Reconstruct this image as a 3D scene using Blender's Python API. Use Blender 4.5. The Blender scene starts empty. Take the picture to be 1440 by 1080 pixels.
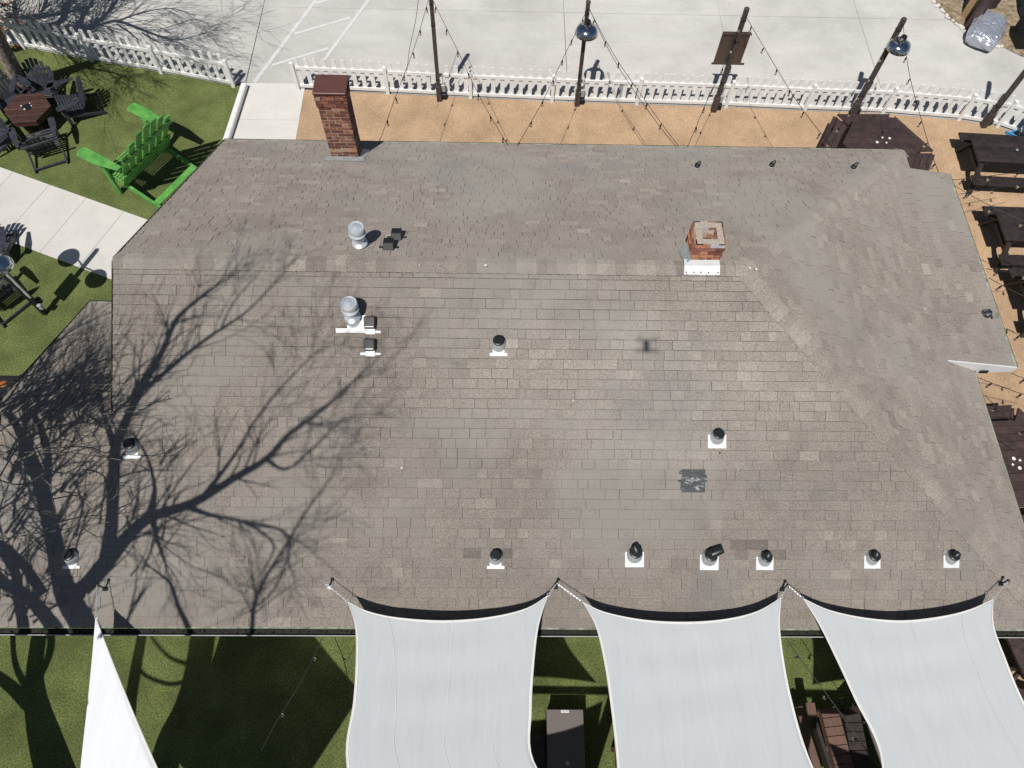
import bpy, math, random
import numpy as np
from mathutils import Vector, Matrix
R = math.radians
random.seed(7)
scn = bpy.context.scene
col = scn.collection

# ---------------------------------------------------------------- camera, sky, sun, exposure
PITCH, ROLL, YAW, FPX, H = 1.10373, 0.048103, 0.043369, 1039.03, 12.5
fw = Vector((math.sin(YAW)*math.cos(PITCH), math.cos(YAW)*math.cos(PITCH), -math.sin(PITCH)))
rt0 = Vector((math.cos(YAW), -math.sin(YAW), 0)); up0 = rt0.cross(fw)
RT = rt0*math.cos(ROLL) + up0*math.sin(ROLL)
UP = -rt0*math.sin(ROLL) + up0*math.cos(ROLL)
CAM = Vector((0, 0, H))
cam = bpy.data.cameras.new('camera'); cam.sensor_width = 36; cam.lens = 36*FPX/1440
cam.clip_start = .05; cam.clip_end = 900
co = bpy.data.objects.new('camera', cam); col.objects.link(co)
m4 = Matrix((RT, UP, -fw)).transposed().to_4x4(); m4.translation = CAM
co.matrix_world = m4
scn.camera = co
world = bpy.data.worlds.new('World'); scn.world = world; world.use_nodes = True
wn = world.node_tree; wn.nodes.clear()
sky = wn.nodes.new('ShaderNodeTexSky'); sky.sky_type = 'NISHITA'; sky.sun_disc = False
SUN_L = Vector((0.2268, 0.562, -1.0)).normalized()      # the way the sunlight travels
sky.sun_elevation = math.asin(-SUN_L.z); sky.sun_rotation = math.atan2(-SUN_L.x, -SUN_L.y) % (2*math.pi)
sky.air_density = 1.0; sky.dust_density = .6; sky.ozone_density = 1.0
bg = wn.nodes.new('ShaderNodeBackground'); bg.inputs[1].default_value = .05
wo = wn.nodes.new('ShaderNodeOutputWorld')
wn.links.new(sky.outputs[0], bg.inputs[0]); wn.links.new(bg.outputs[0], wo.inputs[0])
sl = bpy.data.lights.new('sun', 'SUN'); sl.energy = 4.3; sl.angle = R(.53); sl.color = (1, .965, .91)
so = bpy.data.objects.new('sun', sl); col.objects.link(so)
so.rotation_euler = SUN_L.to_track_quat('-Z', 'Y').to_euler(); so.location = (-6, -16, 30)
scn.view_settings.view_transform = 'Standard'; scn.view_settings.look = 'None'
scn.view_settings.exposure = 0; scn.view_settings.gamma = 1; scn.view_settings.use_curve_mapping = False

# ---------------------------------------------------------------- survey helpers: where a photographed point stands in the place
def ray(x, y): return RT*((x-720)/FPX) - UP*((y-540)/FPX) + fw
def G(x, y, z=0.0):
    d = ray(x, y); t = (z-H)/d.z
    return CAM + d*t
def onplane(x, y, a, c):
    d = ray(x, y); t = (c - a.dot(CAM))/a.dot(d)
    return CAM + d*t
def V(*a): return Vector(a)
LU = SUN_L/(-SUN_L.z)
def shadow_source(x, y, z): return G(x, y, 0) - LU*z

# ---------------------------------------------------------------- mesh helpers
class MB:
    def __init__(s): s.v = []; s.f = []; s.m = []; s.t = []; s.tone = 0.5
    def poly(s, pts, mi=0):
        b = len(s.v); s.v += [tuple(p) for p in pts]; s.f.append(tuple(range(b, b+len(pts)))); s.m.append(mi); s.t.append(s.tone)
        return s
    def hexa(s, lo, hi, mi=0, side=None):
        """two quads (lower, upper), each counter-clockwise seen from above"""
        b = len(s.v); s.v += [tuple(p) for p in lo] + [tuple(p) for p in hi]
        n = len(lo)
        s.f.append(tuple(b+i for i in reversed(range(n)))); s.f.append(tuple(b+n+i for i in range(n)))
        s.m += [mi, mi]; s.t += [s.tone]*2
        for i in range(n):
            j = (i+1) % n
            s.f.append((b+i, b+j, b+n+j, b+n+i)); s.m.append(mi if side is None else side); s.t.append(s.tone)
        return s
    def box(s, c, d, X=None, Y=None, Z=None, mi=0):
        X = X or V(1, 0, 0); Y = Y or V(0, 1, 0); Z = Z or V(0, 0, 1); c = Vector(c)
        hx, hy, hz = d[0]/2, d[1]/2, d[2]/2
        lo = [c+X*a*hx+Y*b*hy-Z*hz for a, b in ((-1, -1), (1, -1), (1, 1), (-1, 1))]
        hi = [p+Z*2*hz for p in lo]
        return s.hexa(lo, hi, mi)
    def beam(s, a, b, w, h, up=None, mi=0):
        a = Vector(a); b = Vector(b); Y = (b-a); L = Y.length; Y.normalize()
        up = Vector(up) if up else V(0, 0, 1)
        X = Y.cross(up)
        if X.length < 1e-4: X = V(1, 0, 0)
        X.normalize(); Z = X.cross(Y)
        return s.box((a+b)/2, (w, L, h), X, Y, Z, mi)
    def tube(s, pts, rad, n=8, mi=0, cap=True):
        pts = [Vector(p) for p in pts]
        if not hasattr(rad, '__len__'): rad = [rad]*len(pts)
        b = len(s.v); ref = V(.31, .17, .93)
        for i, p in enumerate(pts):
            d = (pts[min(i+1, len(pts)-1)] - pts[max(i-1, 0)])
            if d.length < 1e-7: d = V(0, 0, 1)
            d.normalize()
            if abs(d.dot(ref)) > .95: ref = V(.9, -.2, .1)
            X = d.cross(ref).normalized(); Y = d.cross(X)
            for k in range(n):
                a = 2*math.pi*k/n; s.v.append(tuple(p + (X*math.cos(a)+Y*math.sin(a))*rad[i]))
        for i in range(len(pts)-1):
            for k in range(n):
                k2 = (k+1) % n
                s.f.append((b+i*n+k, b+i*n+k2, b+(i+1)*n+k2, b+(i+1)*n+k)); s.m.append(mi); s.t.append(s.tone)
        if cap:
            s.f.append(tuple(b+k for k in reversed(range(n)))); s.m.append(mi); s.t.append(s.tone)
            e = b+(len(pts)-1)*n; s.f.append(tuple(e+k for k in range(n))); s.m.append(mi); s.t.append(s.tone)
        return s
    def lathe(s, c, prof, axis=None, n=24, mi=0, cap=True):
        """prof: list of (radius, height along the axis)"""
        A = Vector(axis or (0, 0, 1)).normalized(); X = A.orthogonal().normalized(); Y = A.cross(X); c = Vector(c)
        b = len(s.v)
        for r_, h_ in prof:
            for k in range(n):
                a = 2*math.pi*k/n; s.v.append(tuple(c + A*h_ + (X*math.cos(a)+Y*math.sin(a))*r_))
        for i in range(len(prof)-1):
            for k in range(n):
                k2 = (k+1) % n
                s.f.append((b+i*n+k, b+i*n+k2, b+(i+1)*n+k2, b+(i+1)*n+k)); s.m.append(mi); s.t.append(s.tone)
        if cap:
            s.f.append(tuple(b+k for k in reversed(range(n)))); s.m.append(mi); s.t.append(s.tone)
            e = b+(len(prof)-1)*n; s.f.append(tuple(e+k for k in range(n))); s.m.append(mi); s.t.append(s.tone)
        return s
    def mesh(s, name, mats, smooth=False, off=None):
        me = bpy.data.meshes.new(name)
        vv = s.v if off is None else [(p[0]-off[0], p[1]-off[1], p[2]-off[2]) for p in s.v]
        me.from_pydata(vv, [], s.f)
        for m in (mats if isinstance(mats, (list, tuple)) else [mats]): me.materials.append(m)
        me.polygons.foreach_set('material_index', s.m)
        at = me.attributes.new('tone', 'FLOAT', 'FACE'); at.data.foreach_set('value', s.t)
        if smooth: me.polygons.foreach_set('use_smooth', [True]*len(s.f)); me.set_sharp_from_angle(angle=R(38))
        me.update()
        return me
    def build(s, name, mats, parent=None, smooth=False, off=None, bevel=0):
        o = bpy.data.objects.new(name, s.mesh(name, mats, smooth, off)); col.objects.link(o)
        if parent is not None: o.parent = parent
        if bevel:
            b = o.modifiers.new('bevel', 'BEVEL'); b.width = bevel; b.segments = 1; b.limit_method = 'ANGLE'
        return o

def tag(o, label=None, cat=None, group=None, kind=None):
    if label: o['label'] = label
    if cat: o['category'] = cat
    if group: o['group'] = group
    if kind: o['kind'] = kind
    return o
def thing(name, label, cat, loc=(0, 0, 0), rz=0, group=None):
    o = bpy.data.objects.new(name, None); o.empty_display_size = .1; col.objects.link(o)
    o.location = loc; o.rotation_euler = (0, 0, rz)
    return tag(o, label, cat, group)
def dup(root, loc, rz, label, group=None):
    r = root.copy(); col.objects.link(r); r.location = loc; r.rotation_euler = (0, 0, rz); r['label'] = label
    if group: r['group'] = group
    for ch in list(root.children):
        c = ch.copy(); col.objects.link(c); c.parent = r
        for g in list(ch.children):
            d = g.copy(); col.objects.link(d); d.parent = c
    return r

# ---------------------------------------------------------------- materials
def mat(name, c, rough=.7, metal=0.0, var=.12, scale=8, c2=None, bump=0, bscale=60, dr=0, tone=0, spec=.5, fine=0, fscale=120, stretch=None):
    m = bpy.data.materials.new(name); m.use_nodes = True; nt = m.node_tree; N = nt.nodes; Lk = nt.links
    bs = N['Principled BSDF']; bs.inputs['Roughness'].default_value = rough; bs.inputs['Metallic'].default_value = metal
    bs.inputs['Specular IOR Level'].default_value = spec
    if 'Diffuse Roughness' in bs.inputs: bs.inputs['Diffuse Roughness'].default_value = dr
    tc = N.new('ShaderNodeTexCoord'); src = tc.outputs['Object']
    geo = N.new('ShaderNodeNewGeometry'); src = geo.outputs['Position']
    if stretch:
        mp = N.new('ShaderNodeMapping'); mp.inputs['Scale'].default_value = stretch; Lk.new(src, mp.inputs[0]); src2 = mp.outputs[0]
    else: src2 = src
    n1 = N.new('ShaderNodeTexNoise'); n1.inputs['Scale'].default_value = scale; n1.inputs['Detail'].default_value = 5; n1.inputs['Roughness'].default_value = .62
    Lk.new(src2, n1.inputs['Vector'])
    rp = N.new('ShaderNodeValToRGB'); rp.color_ramp.elements[0].position = .3; rp.color_ramp.elements[1].position = .7
    ca = tuple(max(0, x*(1-var)) for x in c[:3])+(1,); cb = tuple(x*(1+var) for x in (c2 or c)[:3])+(1,)
    rp.color_ramp.elements[0].color = ca; rp.color_ramp.elements[1].color = cb
    Lk.new(n1.outputs['Fac'], rp.inputs[0]); out = rp.outputs[0]
    def mulby(out, val):      # val: node output, multiply colour
        mx = N.new('ShaderNodeMix'); mx.data_type = 'RGBA'; mx.blend_type = 'MULTIPLY'; mx.inputs['Factor'].default_value = 1
        Lk.new(out, mx.inputs['A']); Lk.new(val, mx.inputs['B']); return mx.outputs['Result']
    if fine:
        n2 = N.new('ShaderNodeTexNoise'); n2.inputs['Scale'].default_value = fscale; n2.inputs['Detail'].default_value = 2
        Lk.new(src, n2.inputs['Vector'])
        mr = N.new('ShaderNodeMapRange'); mr.inputs['From Min'].default_value = .3; mr.inputs['From Max'].default_value = .7
        mr.inputs['To Min'].default_value = 1-fine; mr.inputs['To Max'].default_value = 1+fine
        Lk.new(n2.outputs['Fac'], mr.inputs[0]); out = mulby(out, mr.outputs[0])
    if tone:
        at = N.new('ShaderNodeAttribute'); at.attribute_name = 'tone'
        mr = N.new('ShaderNodeMapRange'); mr.clamp = False; mr.inputs['To Min'].default_value = 1-tone; mr.inputs['To Max'].default_value = 1+tone
        Lk.new(at.outputs['Fac'], mr.inputs[0]); out = mulby(out, mr.outputs[0])
    Lk.new(out, bs.inputs['Base Color'])
    if bump:
        n3 = N.new('ShaderNodeTexNoise'); n3.inputs['Scale'].default_value = bscale; n3.inputs['Detail'].default_value = 3
        Lk.new(src2, n3.inputs['Vector'])
        bp = N.new('ShaderNodeBump'); bp.inputs['Strength'].default_value = 1; bp.inputs['Distance'].default_value = bump
        Lk.new(n3.outputs['Fac'], bp.inputs['Height']); Lk.new(bp.outputs[0], bs.inputs['Normal'])
    m['bs'] = 1
    return m
def extra_noise(m, scale, lo, hi, colr, fac=1.0, stretch=None, detail=4, seed=0):
    """blend towards a colour where a large noise passes the band lo..hi (stains, wear, moss)"""
    nt = m.node_tree; N = nt.nodes; Lk = nt.links; bs = N['Principled BSDF']
    cur = bs.inputs['Base Color'].links[0].from_socket
    geo = N.new('ShaderNodeNewGeometry'); mp = N.new('ShaderNodeMapping'); mp.inputs['Scale'].default_value = stretch or (1, 1, 1)
    mp.inputs['Location'].default_value = (seed*3.1, seed*1.7, 0)
    Lk.new(geo.outputs['Position'], mp.inputs[0])
    n = N.new('ShaderNodeTexNoise'); n.inputs['Scale'].default_value = scale; n.inputs['Detail'].default_value = detail; n.inputs['Roughness'].default_value = .65
    Lk.new(mp.outputs[0], n.inputs['Vector'])
    mr = N.new('ShaderNodeMapRange'); mr.inputs['From Min'].default_value = lo; mr.inputs['From Max'].default_value = hi; mr.inputs['To Max'].default_value = fac
    Lk.new(n.outputs['Fac'], mr.inputs[0])
    mx = N.new('ShaderNodeMix'); mx.data_type = 'RGBA'; Lk.new(mr.outputs[0], mx.inputs['Factor']); Lk.new(cur, mx.inputs['A']); mx.inputs['B'].default_value = colr+(1,)
    Lk.new(mx.outputs['Result'], bs.inputs['Base Color'])
    return m

SH = mat('asphalt_shingle', (.256, .225, .196), .95, var=.09, scale=1.1, dr=.55, tone=.22, spec=.25, fine=.26, fscale=55, bump=.004, bscale=90)
extra_noise(SH, .42, .47, .62, (.285, .265, .238), .8)
extra_noise(SH, .9, .55, .72, (.185, .162, .145), .45, seed=3)
extra_noise(SH, .5, .56, .70, (.205, .20, .195), .6, seed=11)
extra_noise(SH, 9, .60, .75, (.15, .13, .125), .4, seed=5)
def wear_and_hotspot(m, c, rad, colr, fac):
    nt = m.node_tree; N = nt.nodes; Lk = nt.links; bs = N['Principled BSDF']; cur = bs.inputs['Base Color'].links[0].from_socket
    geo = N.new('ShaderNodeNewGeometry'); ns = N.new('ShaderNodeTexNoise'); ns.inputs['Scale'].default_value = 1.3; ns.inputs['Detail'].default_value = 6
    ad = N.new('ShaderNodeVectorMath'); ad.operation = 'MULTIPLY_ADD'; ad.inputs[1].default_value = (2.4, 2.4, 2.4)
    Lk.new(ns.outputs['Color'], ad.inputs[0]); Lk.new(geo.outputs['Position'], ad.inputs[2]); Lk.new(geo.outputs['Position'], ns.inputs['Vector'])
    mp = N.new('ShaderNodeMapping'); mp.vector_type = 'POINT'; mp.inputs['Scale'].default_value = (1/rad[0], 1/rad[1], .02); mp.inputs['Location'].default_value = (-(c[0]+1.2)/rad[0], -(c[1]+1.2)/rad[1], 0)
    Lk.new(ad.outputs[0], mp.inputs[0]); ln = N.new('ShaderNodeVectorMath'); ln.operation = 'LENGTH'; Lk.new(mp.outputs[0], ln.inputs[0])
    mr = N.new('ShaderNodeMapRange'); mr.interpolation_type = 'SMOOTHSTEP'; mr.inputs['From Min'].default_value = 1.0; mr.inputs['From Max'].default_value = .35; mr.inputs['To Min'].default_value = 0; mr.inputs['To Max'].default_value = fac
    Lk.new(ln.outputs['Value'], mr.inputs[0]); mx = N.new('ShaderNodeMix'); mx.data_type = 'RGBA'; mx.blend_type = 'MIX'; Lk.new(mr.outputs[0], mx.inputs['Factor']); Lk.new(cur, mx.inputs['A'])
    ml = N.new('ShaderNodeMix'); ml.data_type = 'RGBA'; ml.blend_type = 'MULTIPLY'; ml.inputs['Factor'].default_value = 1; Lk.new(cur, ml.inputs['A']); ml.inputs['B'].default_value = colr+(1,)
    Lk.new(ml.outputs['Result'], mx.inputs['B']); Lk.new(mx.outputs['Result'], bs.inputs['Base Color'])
wear_and_hotspot(SH, (2.0, 4.35), (3.3, 1.5), (1.25, 1.27, 1.28), .75)  # worn granules and the antisolar hot spot, both put into the shingle colour
SHE = mat('shingle_cut_edge', (.055, .05, .047), .95, dr=1, spec=.2)
SHG = mat('algae_grown_shingle', (.15, .155, .125), .95, var=.25, scale=14, dr=1, tone=.2, spec=.2, c2=(.23, .23, .20))
MOSS = mat('mossy_drip_edge', (.16, .185, .13), .85, var=.35, scale=9, dr=.5, c2=(.33, .36, .30))
GUT = mat('gutter_debris', (.02, .022, .015), .95, var=.4, scale=30)
GUTL = mat('painted_gutter_lip', (.42, .44, .43), .5, var=.2)
WHITE = mat('white_paint', (.70, .70, .69), .5, var=.06, scale=5)
VINYL = mat('white_fence_paint', (.80, .79, .77), .5, var=.05, scale=4)
extra_noise(VINYL, 3.5, .60, .8, (.55, .53, .48), .45)
WALL = mat('white_siding', (.66, .66, .64), .6, var=.06)
CONC = mat('lot_concrete', (.49, .478, .455), .9, var=.075, scale=.7, dr=1, fine=.05, fscale=45, spec=.25, stretch=(1, 2.6, 1))
extra_noise(CONC, .45, .46, .70, (.345, .337, .32), .7, detail=7)
extra_noise(CONC, 1.6, .56, .72, (.44, .42, .385), .5, stretch=(1, 3.2, 1), seed=2)
extra_noise(CONC, 9, .63, .74, (.33, .31, .28), .55, seed=7)
extra_noise(CONC, 3.2, .55, .68, (.53, .52, .50), .5, seed=8, stretch=(1, 2.2, 1), detail=8)
WALK = mat('walk_concrete', (.60, .585, .555), .9, var=.06, scale=1.2, dr=1, fine=.05, fscale=55, spec=.25)
extra_noise(WALK, 5, .58, .75, (.50, .47, .43), .5)
extra_noise(WALK, 22, .69, .74, (.33, .29, .25), .5, seed=4)
JOINT = mat('joint_soil', (.16, .145, .125), .95)
LINE = mat('road_marking_paint', (.60, .60, .595), .8, var=.08, scale=6, dr=.7)
extra_noise(LINE, 7, .52, .75, (.52, .51, .48), .8)
GRAV = mat('decomposed_granite', (.385, .265, .165), .95, var=.13, scale=1.4, dr=1, fine=.28, fscale=42, spec=.2, bump=.012, bscale=60, c2=(.42, .295, .19))
extra_noise(GRAV, .8, .55, .72, (.45, .32, .20), .7)
extra_noise(GRAV, .7, .62, .76, (.27, .15, .07), .55, seed=9)
TURF = mat('artificial_turf', (.104, .134, .043), .95, var=.22, scale=1.6, dr=1, fine=.45, fscale=38, spec=.15, bump=.02, bscale=60, c2=(.136, .164, .056))
extra_noise(TURF, 3.0, .50, .72, (.105, .105, .045), .5, stretch=(1, .7, 1))
extra_noise(TURF, 26, .58, .70, (.125, .15, .055), .5, seed=3)
DIRT = mat('dirt_bed', (.17, .125, .08), .95, var=.4, scale=6, dr=1, fine=.4, fscale=40, bump=.03, bscale=14, c2=(.27, .21, .14))
extra_noise(GRAV, 2.4, .60, .72, (.30, .20, .12), .6, seed=21)
SOIL = mat('open_ground', (.24, .20, .15), .95, var=.3, scale=.4, dr=1)
BRICK = [mat('red_brick', (.165, .062, .040), .9, var=.35, scale=22, dr=1, fine=.2, fscale=70, c2=(.23, .10, .065)),
         mat('dark_brick', (.12, .045, .032), .9, var=.35, scale=22, dr=1, fine=.2, fscale=70),
         mat('orange_brick', (.34, .15, .085), .9, var=.3, scale=22, dr=1, fine=.2, fscale=70),
         mat('tan_brick', (.30, .21, .15), .9, var=.3, scale=22, dr=1, fine=.2, fscale=70)]
MORT = mat('mortar', (.36, .31, .26), .95, var=.25, scale=30, dr=1)
GREYM = mat('mortar_wash', (.34, .33, .35), .9, var=.15, scale=18, dr=1)
CAPP = mat('chimney_cap_paint', (.115, .048, .042), .45, var=.12, scale=5)
STEEL = mat('galvanised_steel', (.70, .73, .76), .30, .5, var=.12, scale=12)
ALU = mat('bright_flashing', (.68, .69, .70), .55, .15, var=.06, scale=9)
extra_noise(ALU, 7, .5, .8, (.52, .52, .50), .6)
extra_noise(ALU, 30, .63, .72, (.30, .26, .22), .6, seed=2)
DULL = mat('weathered_flashing', (.40, .42, .42), .6, .3, var=.2, scale=20)
BOOT = mat('grey_boot_metal', (.42, .44, .45), .5, .3, var=.1, scale=14)
BLK = mat('black_plastic', (.009, .010, .011), .5, var=.2)
BLKP = mat('black_pipe', (.014, .017, .018), .4, var=.25, scale=25)
TAR = mat('roof_cement', (.028, .033, .036), .5, var=.4, scale=18, spec=.6)
extra_noise(TAR, 13, .57, .63, (.30, .33, .35), .9, stretch=(.6, 1.6, 1))
SAIL = mat('shade_cloth', (.52, .542, .55), .85, var=.02, scale=3, dr=.4, spec=.2, bump=.004, bscale=5, stretch=(9, .6, 1))
extra_noise(SAIL, 3.0, .5, .8, (.46, .485, .505), .5, stretch=(4, .4, 1))
SEAM = mat('sewn_seam', (.535, .555, .562), .8, var=.04)
HEM = mat('sail_hem', (.70, .69, .66), .8, var=.04)
SAILW = mat('white_sail_cloth', (.74, .76, .79), .8, var=.03, scale=3, spec=.2, bump=.006, bscale=6, stretch=(5, .8, 1))
POLE = mat('dark_stained_post', (.045, .033, .030), .6, var=.35, scale=14, c2=(.08, .06, .055), stretch=(4, 4, .6))
STRAP = mat('black_strap', (.012, .012, .013), .6)
CHROME = mat('polished_lamp_shade', (.55, .57, .6), .12, 1.0, var=.05)
SIGN = mat('brown_sign_board', (.22, .18, .155), .30, .75, var=.10, scale=2)
WOODB = mat('brown_stained_wood', (.046, .029, .027), .55, var=.22, scale=7, c2=(.062, .039, .035), tone=.18, stretch=(1, 1, 1), fine=.12, fscale=40)
WOODD = mat('weathered_brown_wood', (.022, .016, .015), .55, var=.3, scale=9, c2=(.036, .026, .023), tone=.15, fine=.15, fscale=50)
WOODR = mat('red_brown_decking', (.13, .072, .055), .7, var=.2, scale=10, tone=.15, stretch=(6, 1, 1))
GREY_T = mat('grey_brown_table', (.135, .115, .108), .65, var=.12, scale=12, stretch=(6, .7, 1))
GREEN = mat('lime_green_paint', (.065, .25, .040), .6, var=.22, scale=5, c2=(.115, .34, .07), tone=.12)
extra_noise(GREEN, 9, .58, .75, (.30, .50, .20), .45)
CHAIRB = mat('charcoal_resin', (.026, .028, .036), .45, var=.2, scale=12, c2=(.046, .05, .064))
BLUE = mat('blue_resin', (.06, .30, .62), .5, var=.08)
NAVY = mat('navy_bin_plastic', (.012, .03, .07), .45, var=.2)
TAN = mat('tan_plywood', (.42, .27, .14), .7, var=.15, scale=10, stretch=(1, 8, 1))
FOIL = mat('silver_foil', (.70, .73, .80), .27, .7, var=.12, scale=8, bump=.05, bscale=9)
BARK = mat('oak_bark', (.11, .085, .068), .95, var=.45, scale=18, dr=1, bump=.03, bscale=22, c2=(.2, .165, .14), stretch=(1, 1, .35))
TWIG = mat('bare_twig_bark', (.13, .115, .10), .9, var=.4, scale=9)
LEAF = mat('rusty_dead_leaf', (.33, .10, .035), .8, var=.4, scale=20)
WIRE = mat('string_light_cable', (.012, .012, .012), .6)
GLASS = bpy.data.materials.new('bulb_glass'); GLASS.use_nodes = True
_b = GLASS.node_tree.nodes['Principled BSDF']; _b.inputs['Base Color'].default_value = (.75, .62, .45, 1); _b.inputs['Roughness'].default_value = .05; _b.inputs['Transmission Weight'].default_value = .92
CAN = mat('white_plastic', (.8, .8, .78), .4)
FIRE = mat('fire_glass', (.35, .12, .03), .3, var=.6, scale=30)

# ---------------------------------------------------------------- roof geometry numbers
ME = .51214                      # rise per run of the main slopes
YS, YR, YN = 1.4694, 5.6359, 9.8025
XW, XRE, XE = -4.888, 3.1576, 7.3241
ZE, ZR = 2.6, 2.6+ME*(5.6359-1.4694)
XWW = -6.40                      # west rake of the low wing
YWR = 3.91; ZWR = ZE+ME*(YWR-YS)
YWN = 2*YWR-YS
PF = (V(0, -ME, 1), ZE-ME*YS)
PR = (V(0, ME, 1), ZE+ME*YN)
PE = (V(ME, 0, 1), ZE+ME*XE)
PW = (V(0, ME, 1), ZE+ME*YWN)
EX0, EZ0, EX1, EZ1, EY0, EY1 = 6.74, 2.899, 7.93, 2.70, 5.31, 9.16   # shallow eave extension on the east slope
ms = (EZ0-EZ1)/(EX1-EX0)
PX = (V(ms, 0, 1), EZ1+ms*EX1)
def zon(P, x, y): return P[1]-P[0].x*x-P[0].y*y
def roofpt(px, py, P): return onplane(px, py, *P)

# ---------------------------------------------------------------- ground, lot, lawn
def sheet(name, pts, z, m, kind='structure'):
    mb = MB(); mb.poly([(p[0], p[1], z) for p in pts]); return tag(mb.build(name, m), kind=kind)
sheet('ground', [(-400, -400), (400, -400), (400, 400), (-400, 400)], -.06, SOIL)
FL = [G(-420, -52), G(-60, 50), G(35, 68), G(130, 86), G(228, 103), G(329, 122)]            # left fence line
FR = [G(420, 126), G(546, 132), G(662, 138), G(776, 143), G(895, 147), G(1020, 151), G(1130, 156), G(1240, 160), G(1347, 169), G(1402, 178), G(1452, 196), G(1500, 226), G(1560, 300)]
WLX = -6.11
sheet('lawn', [(-60, -30), (6.3, -30), (6.3, 8.5), (WLX, 8.5), (WLX, FL[-1].y+.03)] + [(p.x, p.y+.03) for p in reversed(FL[:-1])] + [(-60, FL[0].y+8)], 0, TURF)
sheet('gravel_yard', [(-4.56, 8.6), (6.32, 8.6), (6.32, -30), (60, -30), (60, 9)] + [(p.x, p.y) for p in reversed(FR)], .004, GRAV)
# concrete lot: slabs with open joints (each slab a piece of the pavement)
sheet('lot_base', [(-60, FL[0].y+8.02), (FL[0].x, FL[0].y+.05)] + [(p.x, p.y+.05) for p in FL[1:]] + [(-6.11, 14.2), (-6.11, 11.5), (-4.6, 11.5), (-4.6, FR[0].y)] + [(p.x, p.y+.02) for p in FR] + [(60, 9.05), (60, 60), (-60, 60)], -.03, JOINT)
lot = thing('parking_lot', None, None, (0, 15, 0)); lot['kind'] = 'structure'
def slab(pts, z0, z1, m, parent, g=.008, off=None, tone=.5, name='slab'):
    pts = [Vector((p[0], p[1], 0)) for p in pts]; c = sum(pts, Vector())/len(pts)
    q = [p + (c-p).normalized()*g*1.3 for p in pts]
    mb = MB(); mb.tone = tone; mb.hexa([(p.x, p.y, z0) for p in q], [(p.x, p.y, z1) for p in q], 0)
    return mb.build(name, m, parent, off=off)
YJ = 16.88
lx = [-60, -22, -14, -10, -6.0, 1.60, 5.59, 9.17, 14, 22, 60]
def fy(x):                                  # the fence line as y(x)
    pts = FL + [V(-6.11, 14.2, 0), V(-4.6, FR[0].y+.02, 0)] + FR
    for a, b in zip(pts, pts[1:]):
        if a.x <= x <= b.x and b.x > a.x: return a.y+(b.y-a.y)*(x-a.x)/(b.x-a.x)
    return pts[0].y if x < pts[0].x else 8.0
lotoff = (0, 15, 0)
allx = sorted(set(lx + [p.x for p in FL] + [-6.11, -4.6] + [p.x for p in FR[:-1]]))
for a, b in zip(lx, lx[1:]):
    xs = [a] + [x for x in allx if a < x < b] + [b]
    low = [(x, fy(min(max(x, -59), 59))+.03) for x in xs]
    slab(low + [(b, YJ-.02*(b-a)*0), (a, YJ)], -.025, .006, CONC, lot, off=lotoff)
    slab([(a, YJ), (b, YJ), (b, 25), (a, 25)], -.025, .006, CONC, lot, off=lotoff)
    slab([(a, 25), (b, 25), (b, 60), (a, 60)], -.025, .006, CONC, lot, off=lotoff)
# short walk behind the house corner
ws = thing('side_walk', None, None, (-5.3, 12.5, 0)); ws['kind'] = 'structure'
for y0, y1 in ((10.2, 11.6), (11.6, 13.0), (13.0, 14.18)):
    slab([(-6.10, y0), (-4.59, y0), (-4.59, y1), (-6.10, y1)], -.03, .012, WALK, ws, off=(-5.3, 12.5, 0), name='slab')
# white curb rail along its left side
cb = MB(); A = G(344, 119, .1); B = G(318, 199, .1)
cb.beam(A, B, .13, .13); tag(cb.build('walk_curb', VINYL, bevel=.02), kind='structure')
# diagonal walk on the left
wk = thing('garden_walk', None, None, (-9, 10, 0)); wk['kind'] = 'structure'
ud = V(.929, -.369, 0).normalized(); A0 = G(0, 235); nd = V(-.369, -.929, 0).normalized()
j0 = (G(120, 281)-A0).dot(ud); jd = (G(171, 302)-G(120, 281)).length
W_ = 1.56
ks = [j0+jd*k for k in range(-9, 8)]
for a, b in zip(ks, ks[1:]):
    slab([A0+ud*a, A0+ud*a+nd*W_, A0+ud*b+nd*W_, A0+ud*b], -.03, .014, WALK, wk, off=(-9, 10, 0), g=.005)
sheet('walk_bed', [A0+ud*ks[0], A0+ud*ks[0]+nd*W_, A0+ud*ks[-1]+nd*W_, A0+ud*ks[-1]], .003, JOINT)
# painted hatch lines of the no-parking bay
def stripe(a, b, w=.1, z=.0105):
    a = G(*a); b = G(*b); d = (b-a).normalized(); n = V(-d.y, d.x, 0)*w/2
    mb = MB(); mb.poly([(p.x, p.y, z) for p in (a-n, b-n, b+n, a+n)]); return tag(mb.build('bay_marking', LINE), kind='structure')
stripe((452, -10), (358, 116), .09); stripe((526, -10), (452, 90), .08, .011)
for a, b in (((383, 92), (462, 68)), ((414, 48), (493, 25)), ((444, 5), (520, -16))): stripe(a, b, .08, .0115)
# planting bed in the top right corner
pb = [G(*q) for q in ((1296, -30), (1312, 2), (1334, 28), (1356, 44), (1378, 60), (1412, 68), (1436, 80), (1480, 96), (1600, 90), (1600, -60), (1290, -60))]
sheet('planting_bed', [(p.x, p.y) for p in pb], .018, DIRT)
be = MB()
for i in range(5):
    for k in range(7):
        t = (k+random.random()*.6)/7; a = pb[i].lerp(pb[i+1], t)
        be.tone = random.random(); be.lathe((a.x+random.uniform(-.04, .04), a.y+random.uniform(-.04, .04), .01), [(.001, 0), (random.uniform(.03, .08), .01), (random.uniform(.02, .05), .035), (.001, .05)], n=6, cap=False)
tag(be.build('bed_edge_rubble', WALK), kind='stuff')

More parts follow.
